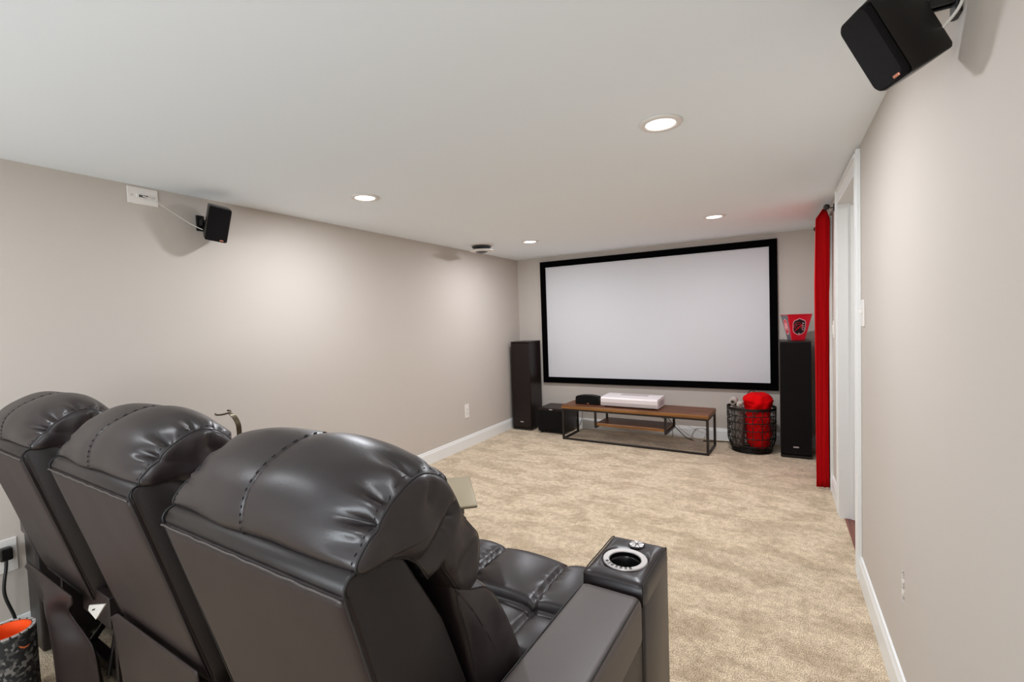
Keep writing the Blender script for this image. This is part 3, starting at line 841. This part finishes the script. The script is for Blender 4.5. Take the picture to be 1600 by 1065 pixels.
def cushion(name, prof, hw, parent, m, nprof=110, centre=(0.19, 1.0), end_in=0.03, cap=0.028, crease=True, folds=(), nx=56, capfold=0.004, seed=1, fold_amp=0.018, wfn=lambda p: 1.0, grooves=()):
    """closed profile (y,z) swept along x; ends drawn in, stitched end panels, gathered folds beside the seams"""
    P = ccw(spline([Vector(p) for p in prof], nprof))
    N = [norm2(P, i) for i in range(nprof)]
    C = Vector(centre)
    xs = []
    for k in range(nx + 1):
        u = -1 + 2 * k / nx
        xs.append(hw * math.copysign(abs(u) ** 0.8, u))
    for a in (-0.012, -0.006, -0.003, 0.003, 0.006, 0.012): xs.append(a)
    xs = sorted(set(round(x_, 5) for x_ in xs))
    rings = []
    # left cap (from centre out)
    caps = []
    for s_ in [0.02, 0.1, 0.18, 0.26, 0.34, 0.42, 0.5, 0.58, 0.66, 0.73, 0.79, 0.85, 0.90, 0.94, 0.97, 0.985, 0.995]:
        caps.append((s_, cap * math.sqrt(max(0, 1 - s_ ** 2.2))))
    def ring_at(x_, s_=1.0, dx=0.0):
        sg = 1 if x_ > 0 else -1
        ax = abs(x_) / hw
        out = []
        for i in range(nprof):
            t_ = i / nprof
            wt = wfn(P[i])
            off = -end_in * (ax ** 3.2) * wt
            if ax > 0.93: off -= 0.005 * ((ax - 0.93) / 0.07) ** 2 * wt
            if crease:
                off -= (0.0025 * math.exp(-(x_ / 0.004) ** 2) + 0.003 * math.exp(-(x_ / 0.03) ** 2)) * wt
            d = (hw - abs(x_))
            for (ft, fw, fa, fl) in folds:
                ft2 = ft + (0.012 if sg > 0 else -0.010)
                dt = ((t_ - ft2 + 0.5) % 1) - 0.5
                fa = fa * (1.0 if sg > 0 else 0.45) * (1 - math.exp(-(d / 0.010) ** 2)) * wt
                off -= fold_amp * fa * math.exp(-(dt / fw) ** 2) * math.exp(-((d - 0.012) / fl) ** 2)
                off += fold_amp * 0.35 * fa * math.exp(-((dt - fw * 1.8) / (fw * 0.9)) ** 2) * math.exp(-((d - 0.02) / fl) ** 2)
            off += 0.0050 * noise.noise(Vector((x_ * 7 + seed, P[i].x * 9, P[i].y * 9)))
            p = P[i] + N[i] * off
            if s_ < 1:
                p = C + (p - C) * s_
                wv = capfold * noise.noise(Vector((p.x * 16, p.y * 16, seed + sg * 3)))
                gv = 0.0
                for (ax_, ay_, bx_, by_, gw, ga) in grooves:
                    A_ = Vector((ax_, ay_)); B_ = Vector((bx_, by_)); L_ = B_ - A_
                    tt = max(0.0, min(1.0, (p - A_).dot(L_) / L_.length_squared))
                    gv += ga * math.exp(-((p - A_ - L_ * tt).length / gw) ** 2)
                out.append(Vector((x_ + sg * (dx + (wv - gv) * min(1, (1 - s_) * 6)), p.x, p.y)))
            else:
                out.append(Vector((x_, p.x, p.y)))
        return out
    for s_, dx in caps: rings.append(ring_at(-hw, s_, dx))
    seamL = len(rings)
    for x_ in xs: rings.append(ring_at(x_))
    seamR = len(rings) - 1
    for s_, dx in reversed(caps): rings.append(ring_at(hw, s_, dx))
    o = G().rings(rings).build(name, m, parent, smooth=True)
    return o, rings, seamL, seamR, N

def stitches(g, pts, ln=0.006, r=0.0011, step=2):
    for i in range(0, len(pts) - 1, step):
        a, b = pts[i], pts[i + 1]
        d = (b - a)
        if d.length < 1e-6: continue
        g.tube([a + d * 0.12, a + d * 0.5, a + d * 0.88], [r * 0.6, r, r * 0.6], 4)

PIL = [(0.022, 0.990), (0.012, 1.030), (0.030, 1.078), (0.080, 1.118), (0.160, 1.142), (0.232, 1.120), (0.286, 1.062), (0.322, 0.990), (0.350, 0.930), (0.350, 0.865), (0.330, 0.818), (0.285, 0.802), (0.232, 0.822), (0.185, 0.885), (0.140, 0.955), (0.085, 0.984)]
LUM = [(0.225, 0.860), (0.300, 0.850), (0.350, 0.825), (0.400, 0.755), (0.455, 0.650), (0.492, 0.560), (0.510, 0.490), (0.500, 0.440), (0.420, 0.430), (0.330, 0.440), (0.285, 0.520), (0.272, 0.660)]
FRM = [(0.163, 0.385), (0.150, 0.440), (0.006, 0.955), (0.002, 0.972), (0.010, 0.988), (0.026, 0.995), (0.100, 0.988), (0.122, 0.972), (0.210, 0.820), (0.272, 0.660), (0.320, 0.470), (0.320, 0.385)]

def seat_mesh(e):
    hw, y0, y1 = 0.296, 0.36, 1.075
    nx, ny = 72, 84
    xc = (-0.128, 0.128); yc = (0.60, 0.785)
    V = []; F = []
    def gro(d, w): return math.exp(-(d / w) ** 2)
    def h(x, y):
        z = 0.462
        if y > yc[1]: z += 0.030
        # pillow bulges
        xb = [-hw] + list(xc) + [hw]; yb = [y0] + list(yc) + [y1 + 0.05]
        for a in range(3):
            if xb[a] <= x <= xb[a + 1]: fx = math.sin(PI * (x - xb[a]) / (xb[a + 1] - xb[a]))
        fy = 0
        for a in range(3):
            if yb[a] <= y <= yb[a + 1]: fy = math.sin(PI * (y - yb[a]) / (yb[a + 1] - yb[a]))
        z += 0.024 * (max(0, fx) ** 0.45) * (max(0, fy) ** 0.45)
        for c in xc:
            z -= 0.012 * gro(x - c, 0.008)
            z += 0.005 * gro(x - c, 0.022) * math.sin(y * 150 + 9 * c + 2 * math.sin(y * 40)) * (1 if abs(y - 0.93) < 0.16 else 0.3)
        for c in yc:
            z -= 0.014 * gro(y - c, 0.009)
        z += 0.004 * noise.noise(Vector((x * 8, y * 6, 0.3)))
        if y > y1 - 0.08:
            q = (y - (y1 - 0.08)) / 0.08
            z -= 0.055 * (1 - math.sqrt(max(0, 1 - q * q)))
        if abs(x) > hw - 0.03:
            q = (abs(x) - hw + 0.03) / 0.03
            z -= 0.03 * (1 - math.sqrt(max(0, 1 - q * q)))
        return z
    for j in range(ny + 1):
        for i in range(nx + 1):
            x = -hw + 2 * hw * i / nx; y = y0 + (y1 - y0) * j / ny
            V.append(Vector((x, y, h(x, y))))
    n = nx + 1
    for j in range(ny):
        for i in range(nx): F.append((j * n + i, j * n + i + 1, (j + 1) * n + i + 1, (j + 1) * n + i))
    # skirt to a flat bottom
    border = [i for i in range(n)] + [j * n + nx for j in range(1, ny + 1)] + [ny * n + i for i in range(nx - 1, -1, -1)] + [j * n for j in range(ny - 1, 0, -1)]
    base = len(V)
    for b in border: V.append(Vector((V[b].x, V[b].y, 0.385)))
    m = len(border)
    for k in range(m): F.append((border[k], border[(k + 1) % m], base + (k + 1) % m, base + k))
    F.append(tuple(range(base, base + m)))
    o = link_mesh('seat_cushion', V, F, LEATHER_SM, e, smooth=True)
    g = G()
    for c in xc:
        pts = [Vector((c, y0 + 0.2 + (y1 - 0.02 - y0 - 0.2) * k / 60, h(c, y0 + 0.2 + (y1 - 0.02 - y0 - 0.2) * k / 60) + 0.0015)) for k in range(61)]
        g.tube(pts, 0.0016, 5)
    for c in yc:
        pts = [Vector((-hw + 0.01 + (2 * hw - 0.02) * k / 60, c, h(-hw + 0.01 + (2 * hw - 0.02) * k / 60, c) + 0.0015)) for k in range(61)]
        g.tube(pts, 0.0016, 5)
    g.build('seam_piping', THREAD, o, smooth=True)
    return o

def console(parent, cx_, sides=True):
    """front console box with cup holder and touch button; local centre x"""
    x0, x1, y0, y1 = cx_ - 0.0875, cx_ + 0.0875, 0.755, 1.005
    cxx, cyy, cr = cx_, 0.865, 0.044
    zt = 0.655
    bx = G()
    # body
    bx.box(x0 + 0.002, x1 - 0.002, y0 + 0.002, y1 - 0.002, 0.02, zt - 0.045, bev=0.008, seg=2)
    # padded top with a round hole: concentric rings from rounded square to hole
    n = 64
    def rsq(a, b, t_, rr):
        # rounded rectangle half sizes a,b corner rr, param angle
        th = 2 * PI * t_
        c, s_ = math.cos(th), math.sin(th)
        k = 22.0
        r_ = 1.0 / ((abs(c) / a) ** k + (abs(s_) / b) ** k) ** (1 / k)
        return c * r_, s_ * r_
    mx, my = (x0 + x1) / 2, (y0 + y1) / 2
    hx, hy = (x1 - x0) / 2, (y1 - y0) / 2
    rings = []
    for (ins, z) in ((0.0, zt - 0.055), (-0.001, zt - 0.030), (0.001, zt - 0.014), (0.007, zt - 0.004), (0.016, zt)):
        rings.append([Vector((mx + rsq(hx - ins, hy - ins, k / n, 0)[0], my + rsq(hx - ins, hy - ins, k / n, 0)[1], z)) for k in range(n)])
    outer = rings[-1]
    hole = [Vector((cxx + (cr + 0.020) * math.cos(2 * PI * k / n), cyy + (cr + 0.020) * math.sin(2 * PI * k / n), zt - 0.006)) for k in range(n)]
    for q in (0.25, 0.5, 0.7, 0.85, 0.95, 1.0):
        rr = []
        for k in range(n):
            p = outer[k].lerp(hole[k], q)
            p.z = zt + 0.004 * math.sin(PI * min(1, q)) - 0.006 * max(0, (q - 0.7) / 0.3) ** 2
            db = (Vector((p.x - cxx - 0.004, p.y - 0.962)).length)
            p.z -= 0.006 * math.exp(-(db / 0.03) ** 2)
            p.z += 0.0015 * noise.noise(Vector((p.x * 30, p.y * 30, 1)))
            rr.append(p)
        rings.append(rr)
    for r_, z in ((cr + 0.001, zt - 0.006), (cr + 0.001, zt - 0.05)):
        rings.append([Vector((cxx + r_ * math.cos(2 * PI * k / n), cyy + r_ * math.sin(2 * PI * k / n), z)) for k in range(n)])
    bx.rings(rings, caps=False)
    cb = bx.build('console_box', LEATHER_SM, parent, auto=50)
    # seam along top edges on the two sides
    for sx in (x0 + 0.006, x1 - 0.006):
        G().tube(spline([(sx, y0 + 0.001, zt - 0.06), (sx, y0 + 0.003, zt - 0.02), (sx, y0 + 0.016, zt - 0.002), (sx, (y0 + y1) / 2, zt - 0.0005), (sx, y1 - 0.016, zt - 0.002), (sx, y1 - 0.003, zt - 0.02), (sx, y1, zt - 0.06)], 50, False), 0.0018, 6).build('seam_piping', THREAD, cb, smooth=True)
    # cup holder: ring and dark cup
    cup = G().lathe([(cr, -0.004), (cr + 0.002, 0.001), (cr + 0.017, 0.002), (cr + 0.019, -0.001), (cr + 0.017, -0.005), (cr + 0.003, -0.006)], c=(cxx, cyy, zt + 0.001), n=64, caps=False).build('cup_holder_ring', STEEL, cb, auto=40)
    G().lathe([(cr - 0.0005, 0.0), (cr - 0.0005, -0.012), (cr - 0.004, -0.016), (cr - 0.006, -0.075), (0.0, -0.075)], c=(cxx, cyy, zt), n=48, caps=False).build('cup_liner', mat('black_cup_liner', (14, 13, 14), 0.25), cb, auto=40)
    # dark marks engraved along the rear arc of the ring
    g = G()
    for q, a in enumerate((-140, -126, -112, -98, -84, -70, -56)):
        A = math.radians(a)
        M_ = Matrix.Translation((cxx + (cr + 0.0095) * math.cos(A), cyy + (cr + 0.0095) * math.sin(A), zt + 0.0035)) @ Matrix.Rotation(A + PI / 2, 4, 'Z')
        g.box(-0.0035, 0.0035, -0.0042, -0.0030, -0.0006, 0.0004, M=M_)
        g.box(-0.0035, 0.0035, 0.0028, 0.0040, -0.0006, 0.0004, M=M_)
        if q % 2 == 0: g.box(-0.0035, -0.0022, -0.004, 0.004, -0.0006, 0.0004, M=M_)
        g.box(0.0010, 0.0024, -0.004, 0.004, -0.0006, 0.0004, M=M_)
    g.build('ring_lettering', mat('dark_engraving', (60, 56, 56), 0.5), cup)
    # faceted metal button
    bc = (cxx + 0.004, 0.962, zt + 0.001)
    bt = G().lathe([(0.0, -0.003), (0.0235, -0.003), (0.0245, 0.001), (0.022, 0.003), (0, 0.003)], c=bc, n=40).build('touch_button', BLACKP, cb, auto=35)
    for k in range(8):
        a0, a1 = 2 * PI * k / 8 + 0.05, 2 * PI * (k + 1) / 8 - 0.05
        am = (a0 + a1) / 2
        v = [Vector((bc[0] + 0.003 * math.cos(am), bc[1] + 0.003 * math.sin(am), bc[2] + 0.0045)), Vector((bc[0] + 0.020 * math.cos(a0), bc[1] + 0.020 * math.sin(a0), bc[2] + 0.0035)), Vector((bc[0] + 0.0215 * math.cos(am), bc[1] + 0.0215 * math.sin(am), bc[2] + 0.005 - 0.002 * (k % 2))), Vector((bc[0] + 0.020 * math.cos(a1), bc[1] + 0.020 * math.sin(a1), bc[2] + 0.0035))]
        low = [p - Vector((0, 0, 0.002)) for p in v]
        link_mesh('facet', v + low, [(0, 1, 2), (0, 2, 3), (4, 6, 5), (4, 7, 6), (0, 4, 5, 1), (1, 5, 6, 2), (2, 6, 7, 3), (3, 7, 4, 0)], STEEL, bt)
    return cb

def armrest(parent, cx_):
    x0, x1 = cx_ - 0.085, cx_ + 0.085
    # padded top: side profile, swept over x with rounded edges
    g = G()
    g.box(x0, x1, 0.19, 0.752, 0.505, 0.632, bev=0.022, seg=5)
    # gentle waves
    v2 = []
    for p in g.v:
        p = Vector(p)
        v2.append((p.x, p.y, p.z))
    g.v = v2
    a = g.build('armrest', ARM_L, parent, auto=60)
    for sx, k in ((x1 - 0.008, 1), (x0 + 0.008, -1)):
        G().tube(spline([(sx, 0.194, 0.54), (sx, 0.200, 0.61), (sx, 0.225, 0.6285), (sx, 0.40, 0.6290), (sx, 0.70, 0.6285), (sx, 0.738, 0.618), (sx, 0.749, 0.59), (sx, 0.752, 0.54)], 60, False), 0.0018, 6).build('seam_piping', THREAD, a, smooth=True)
    g = G().box(x0 + 0.006, x1 - 0.006, 0.20, 0.76, 0.02, 0.52, bev=0.012, seg=3)
    b = g.build('arm_base', LEATHER, parent, auto=50)
    return a

def skirt(parent, pts_fn, m=VINYL, nx=36, nz=30):
    V = []; F = []
    for j in range(nz + 1):
        for i in range(nx + 1):
            V.append(pts_fn(i / nx, j / nz))
    n = nx + 1
    for j in range(nz):
        for i in range(nx): F.append((j * n + i, j * n + i + 1, (j + 1) * n + i + 1, (j + 1) * n + i))
    # second side for thickness
    off = len(V)
    V += [p + Vector((0, 0.004, 0)) for p in V]
    F += [tuple(reversed([q + off for q in f])) for f in F[:]]
    br = [i for i in range(n)] + [j * n + nx for j in range(1, nz + 1)] + [nz * n + i for i in range(nx - 1, -1, -1)] + [j * n for j in range(nz - 1, 0, -1)]
    for k in range(len(br)): F.append((br[k], br[(k + 1) % len(br)], br[(k + 1) % len(br)] + off, br[k] + off))
    return link_mesh('back_skirt', V, F, m, parent, smooth=True)

def recliner(loc, rz, variant, lab):
    e = empty('recliner', loc, rz)
    tag(e, lab, 'recliner', 'row of leather theatre recliners')
    if variant == 0:
        # moulded parts built once, copied for the others
        fs = random.Random(5)
        W = 0.283
        # frame body (sides and top roll)
        fr = [Vector(p) for p in FRM]
        rs = []
        for x_, s_ in ((-W, 0.0), (-W + 0.004, 0.004), (-W + 0.012, 0.006)):
            pass
        P = ccw([Vector(p) for p in FRM]); n = len(P)
        nn = [norm2(P, i) for i in range(n)]
        for x_, s_ in ((-W, -0.008), (-W + 0.004, -0.003), (-W + 0.010, 0), (0, 0), (W - 0.010, 0), (W - 0.004, -0.003), (W, -0.008)):
            rs.append([Vector((x_, (P[i] + nn[i] * s_).x, (P[i] + nn[i] * s_).y)) for i in range(n)])
        bf = G().rings(rs).build('backrest_frame', LEATHER, e, auto=42)
        # seams down the side edges
        for sx in (-W + 0.002, W - 0.002):
            G().tube([(sx, 0.150, 0.42), (sx, 0.078, 0.690), (sx, 0.004, 0.955)] + spline([(sx, 0.003, 0.962), (sx, 0.001, 0.974), (sx, 0.010, 0.987), (sx, 0.028, 0.993)], 12, False), 0.0024, 6).build('seam_piping', THREAD, bf, smooth=True)
        # flat back panel, slightly proud
        d = (Vector((0.150, 0.440)) - Vector((0.006, 0.955))).normalized()
        nrm = Vector((-abs(d.y), -d.x * 1.0)).normalized(); nrm = Vector((-0.963, -0.269))
        pv = []
        nxp, nzp = 30, 30
        rs = []
        g = G()
        V = []; F = []
        for j in range(nzp + 1):
            for i in range(nxp + 1):
                u = -1 + 2 * i / nxp; v = j / nzp
                q = Vector((0.004, 0.962)).lerp(Vector((0.158, 0.412)), v)
                ed = min(1, (1 - abs(u)) * 12) * min(1, (1 - v) * 14 + 0.3) * min(1, v * 14 + 0.3)
                lift = 0.0025 + 0.005 * math.sqrt(max(0, ed)) + 0.0015 * noise.noise(Vector((u * 2, v * 3, 2)))
                q2 = q + nrm * lift
                V.append(Vector((u * (W - 0.002), q2.x, q2.y)))
        n_ = nxp + 1
        for j in range(nzp):
            for i in range(nxp): F.append((j * n_ + i, j * n_ + i + 1, (j + 1) * n_ + i + 1, (j + 1) * n_ + i))
        off = len(V)
        V += [p + Vector((0, 0.012, 0.003)) for p in V]
        F += [tuple(reversed([q + off for q in f])) for f in F[:]]
        br = [i for i in range(n_)] + [j * n_ + nxp for j in range(1, nzp + 1)] + [nzp * n_ + i for i in range(nxp - 1, -1, -1)] + [j * n_ for j in range(nzp - 1, 0, -1)]
        for k in range(len(br)): F.append((br[k], br[(k + 1) % len(br)], br[(k + 1) % len(br)] + off, br[k] + off))
        bp = link_mesh('back_panel', V, F, VINYL, e, smooth=True)
        pts = [Vector((-W + 0.002 + (2 * W - 0.004) * k / 60, -0.0025 + 0.0005 * math.sin(k * 1.1), 0.9605 + 0.0006 * math.sin(k * 0.7))) for k in range(61)]
        G().tube(pts, 0.0022, 6).build('welt', WELT, bp, smooth=True)
        # head pillow
        folds = []
        for ft, fw, fa, fl in ((0.925, 0.012, 0.7, 0.035), (0.865, 0.014, 1.3, 0.045), (0.80, 0.012, 1.0, 0.04), (0.735, 0.014, 1.3, 0.05), (0.665, 0.011, 1.0, 0.04), (0.60, 0.014, 1.2, 0.05), (0.52, 0.012, 0.8, 0.04), (0.44, 0.014, 1.0, 0.04), (0.36, 0.012, 0.8, 0.04)):
            folds.append((ft, fw, fa, fl))
        o, rings, sl, sr, N = cushion('head_pillow', PIL, 0.283, e, LEATHER_SM, centre=(0.200, 1.000), end_in=0.042, cap=0.018, folds=folds, seed=2, capfold=0.010, grooves=((0.150, 0.950, 0.232, 1.010, 0.014, 0.016), (0.232, 1.010, 0.315, 1.062, 0.009, 0.011), (0.17, 1.05, 0.195, 1.12, 0.008, 0.006), (0.25, 0.90, 0.31, 0.93, 0.010, 0.006)), wfn=lambda p: max(0.0, min(1.0, (p.y - 0.985) / 0.07)) if p.x < 0.17 else max(0.75, min(1.0, (p.y - 0.80) / 0.2)))
        for rr, sg in ((rings[sl], -1), (rings[sr], 1)):
            G().tube([p + Vector((sg * 0.0005, 0, 0)) for p in rr], 0.0022, 6, closed=True).build('seam_piping', THREAD, o, smooth=True)
        g = G()
        mid = [r_ for r_ in rings[sl:sr + 1] if abs(r_[0].x) < 1e-4][0]
        cc = Vector((0, 0.20, 1.0))
        for dx in (-0.006,):
            pts = [p + Vector((dx, 0, 0)) + (p - cc).normalized() * 0.0030 for p in mid]
            stitches(g, pts, step=2, r=0.0013)
        for rr, sg in ((rings[sl + 1], -1), (rings[sr - 1], 1)):
            pts = [p + (p - Vector((p.x, 0.2, 1.0))).normalized() * 0.001 for p in rr]
            stitches(g, pts, step=2, r=0.0009)
        s_ = g.build('stitching', THREAD, o); s_['kind'] = 'stuff'
        # lumbar cushion
        lf = [(0.08, 0.02, 0.8, 0.05), (0.30, 0.02, 0.8, 0.05), (0.45, 0.02, 0.7, 0.05), (0.6, 0.02, 0.9, 0.05), (0.9, 0.02, 0.7, 0.05)]
        o, rings, sl, sr, N = cushion('lumbar_cushion', LUM, 0.286, e, LEATHER_SM, centre=(0.38, 0.62), end_in=0.014, cap=0.018, folds=lf, seed=6, nprof=90, capfold=0.006, fold_amp=0.006)
        for rr, sg in ((rings[sl], -1), (rings[sr], 1)):
            G().tube([p + Vector((sg * 0.0005, 0, 0)) for p in rr], 0.0022, 6, closed=True).build('seam_piping', THREAD, o, smooth=True)
        seat_mesh(e)
        G().box(-0.29, 0.29, 1.03, 1.09, 0.13, 0.45, bev=0.02, seg=4).build('footrest', LEATHER, e, auto=50)
        g = G().box(-0.296, 0.296, 0.34, 1.03, 0.03, 0.385, bev=0.012, seg=2)
        g.build('base', LEATHER, e, auto=50)
        # dark mechanism between the arms, behind the base
        g = G()
        g.box(-0.29, -0.27, 0.20, 0.34, 0.05, 0.38, bev=0.003, seg=1); g.box(0.27, 0.29, 0.20, 0.34, 0.05, 0.38, bev=0.003, seg=1)
        g.box(-0.27, 0.27, 0.30, 0.34, 0.30, 0.34, bev=0.003, seg=1); g.box(-0.27, 0.27, 0.22, 0.26, 0.05, 0.09, bev=0.003, seg=1)
        g.tube([(-0.1, 0.24, 0.09), (-0.02, 0.28, 0.2), (0.05, 0.31, 0.30)], 0.012, 8)
        g.tube([(0.2, 0.20, 0.08), (0.16, 0.24, 0.2), (0.2, 0.30, 0.31)], 0.008, 8)
        g.build('mechanism', BLACKM, e)
    else:
        src = CH[0]
        for ch in list(src.children):
            if ch.name.split('.')[0] in ('armrest', 'arm_base', 'console_box', 'back_skirt', 'service_label'): continue
            c = ch.copy(); COL.objects.link(c); c.parent = e
            for g_ in list(ch.children):
                d_ = g_.copy(); COL.objects.link(d_); d_.parent = c
    return e

def copy_arm(src, dst, dx, dy=0.0):
    for ch in list(src.children):
        if ch.name.split('.')[0] in ('armrest', 'arm_base', 'console_box'):
            c = ch.copy(); COL.objects.link(c); c.parent = dst
            c.location.x += dx; c.location.y += dy
            for g_ in list(ch.children):
                d_ = g_.copy(); COL.objects.link(d_); d_.parent = c

CH = []
RZ = math.radians(-2.6)
AX = 0.395
c1 = recliner((-0.820, 0.458, 0), RZ, 0, 'nearest dark leather recliner with cup holder console at its right arm'); CH.append(c1)
armrest(c1, AX); console(c1, AX)
c2 = recliner((-1.610, 0.515, 0), RZ, 1, 'middle dark leather recliner of the row of three'); CH.append(c2); copy_arm(c1, c2, 0)
c3 = recliner((-2.400, 0.540, 0), RZ, 2, 'far dark leather recliner at left edge, back flap hanging loose'); CH.append(c3); copy_arm(c1, c3, 0)
copy_arm(c1, c3, -2 * AX, -0.06)

def sk_taut(u, v):
    x = -0.285 + 0.57 * u
    z = 0.470 - 0.40 * v
    y = 0.128 + 0.02 * v + 0.012 * math.sin(u * PI) * v + 0.006 * math.sin(u * 9) * v
    if v < 0.12 and u < 0.10: z -= 0.03 * (1 - u / 0.10) * (1 - v / 0.12)
    return Vector((x, y - 0.012 * (1 - v), z))
skirt(c1, sk_taut); skirt(c2, sk_taut)
def sk_loose(u, v):
    # pinned at the top, left side pulled right, right side folded inwards
    l = -0.285 + 0.13 * min(1, v * 2.5)
    r = 0.262 - 0.15 * math.exp(-((v - 0.28) / 0.16) ** 2) - 0.03 * v
    x = l + (r - l) * u
    z = 0.452 - 0.43 * v
    if v < 0.1 and u < 0.08: z -= 0.03 * (1 - u / 0.08) * (1 - v / 0.1)
    fold = 0.035 * math.sin(u * 7.5 + v * 1.3) * min(1, v * 2.0)
    y = 0.118 + 0.03 * v + fold * 0.8 + 0.03 * v * math.exp(-((u - 0.9) / 0.15) ** 2)
    return Vector((x, y - 0.02, z))
skirt(c3, sk_loose)
# open mechanism with a white label in the gap right of the loose flap
G().box(0.15, 0.40, 0.155, 0.185, 0.345, 0.455, bev=0.004, seg=1).build('mechanism_plate', BLACKM, c3)
q = [(0.215, 0.362), (0.230, 0.385), (0.385, 0.435), (0.285, 0.350)]
lb = G().prism(q, lambda a, b, t_: Vector((a, t_, b)), (0.151, 0.155)).build('service_label', PLATE, c3)
G().prism([(0.255, 0.372), (0.285, 0.385), (0.287, 0.391), (0.262, 0.380)], lambda a, b, t_: Vector((a, t_, b)), (0.1502, 0.1512)).build('printed_mark', BLK, lb)

# swivel tray on the console between the two nearest recliners
A = Vector((-1.14, 1.62, 0)); Bc = Vector((-0.935, 1.37, 0))
dv = (Bc - A).normalized(); pv_ = Vector((dv.y, -dv.x, 0))
mid = (A + Bc) / 2 + pv_ * 0.115
e = empty('swivel_tray', (mid.x, mid.y, 0.655), math.atan2(dv.y, dv.x)); tag(e, 'bronze swivel tray table on the console beyond the nearest recliner', 'tray table')
G().box(-0.165, 0.165, -0.115, 0.115, 0.036, 0.048, bev=0.005, seg=3).build('tray_top', TRAY, e, auto=40)
G().lathe([(0.0, 0.0), (0.030, 0.0), (0.030, 0.006), (0.010, 0.009), (0.010, 0.036), (0.0, 0.036)], c=(-0.01, 0.03, 0.002), n=20).build('post', HOLDER, e)

# bent metal holder  standing on the armrest between the middle and far recliners
hx_, hy_ = -1.935, 1.118
e = empty('accessory_holder', (hx_, hy_, 0.632), math.radians(20)); tag(e, 'small bent bronze holder with open ring, poking up between middle and near recliners', 'holder')
cen = spline([(0.0, 0.0, 0.0), (0.0, 0.0, 0.12), (0.003, 0, 0.25), (0.003, 0, 0.322), (-0.006, 0, 0.352), (-0.022, 0, 0.373), (-0.036, 0, 0.380)], 40, False)
rs = []
for i, p in enumerate(cen):
    t_ = (cen[min(i + 1, 39)] - cen[max(i - 1, 0)]).normalized()
    n_ = Vector((t_.z, 0, -t_.x)); w = 0.013 if i < 34 else 0.013 - (i - 34) * 0.0012
    rs.append([p + Vector((0, w, 0)) + n_ * 0.0012, p + Vector((0, -w, 0)) + n_ * 0.0012, p + Vector((0, -w, 0)) - n_ * 0.0012, p + Vector((0, w, 0)) - n_ * 0.0012])
G().rings(rs).build('strap', HOLDER, e, auto=40)
G().tube([(-0.066 + 0.027 * math.cos(t_), 0.027 * math.sin(t_), 0.383 + 0.004 * math.sin(t_)) for t_ in [math.radians(-150 + 245 * k / 24) for k in range(25)]], 0.0035, 8).build('open_ring', HOLDER, e, smooth=True)
G().box(-0.02, 0.02, -0.025, 0.025, 0.0, 0.006, bev=0.002, seg=1).build('foot_plate', HOLDER, e)
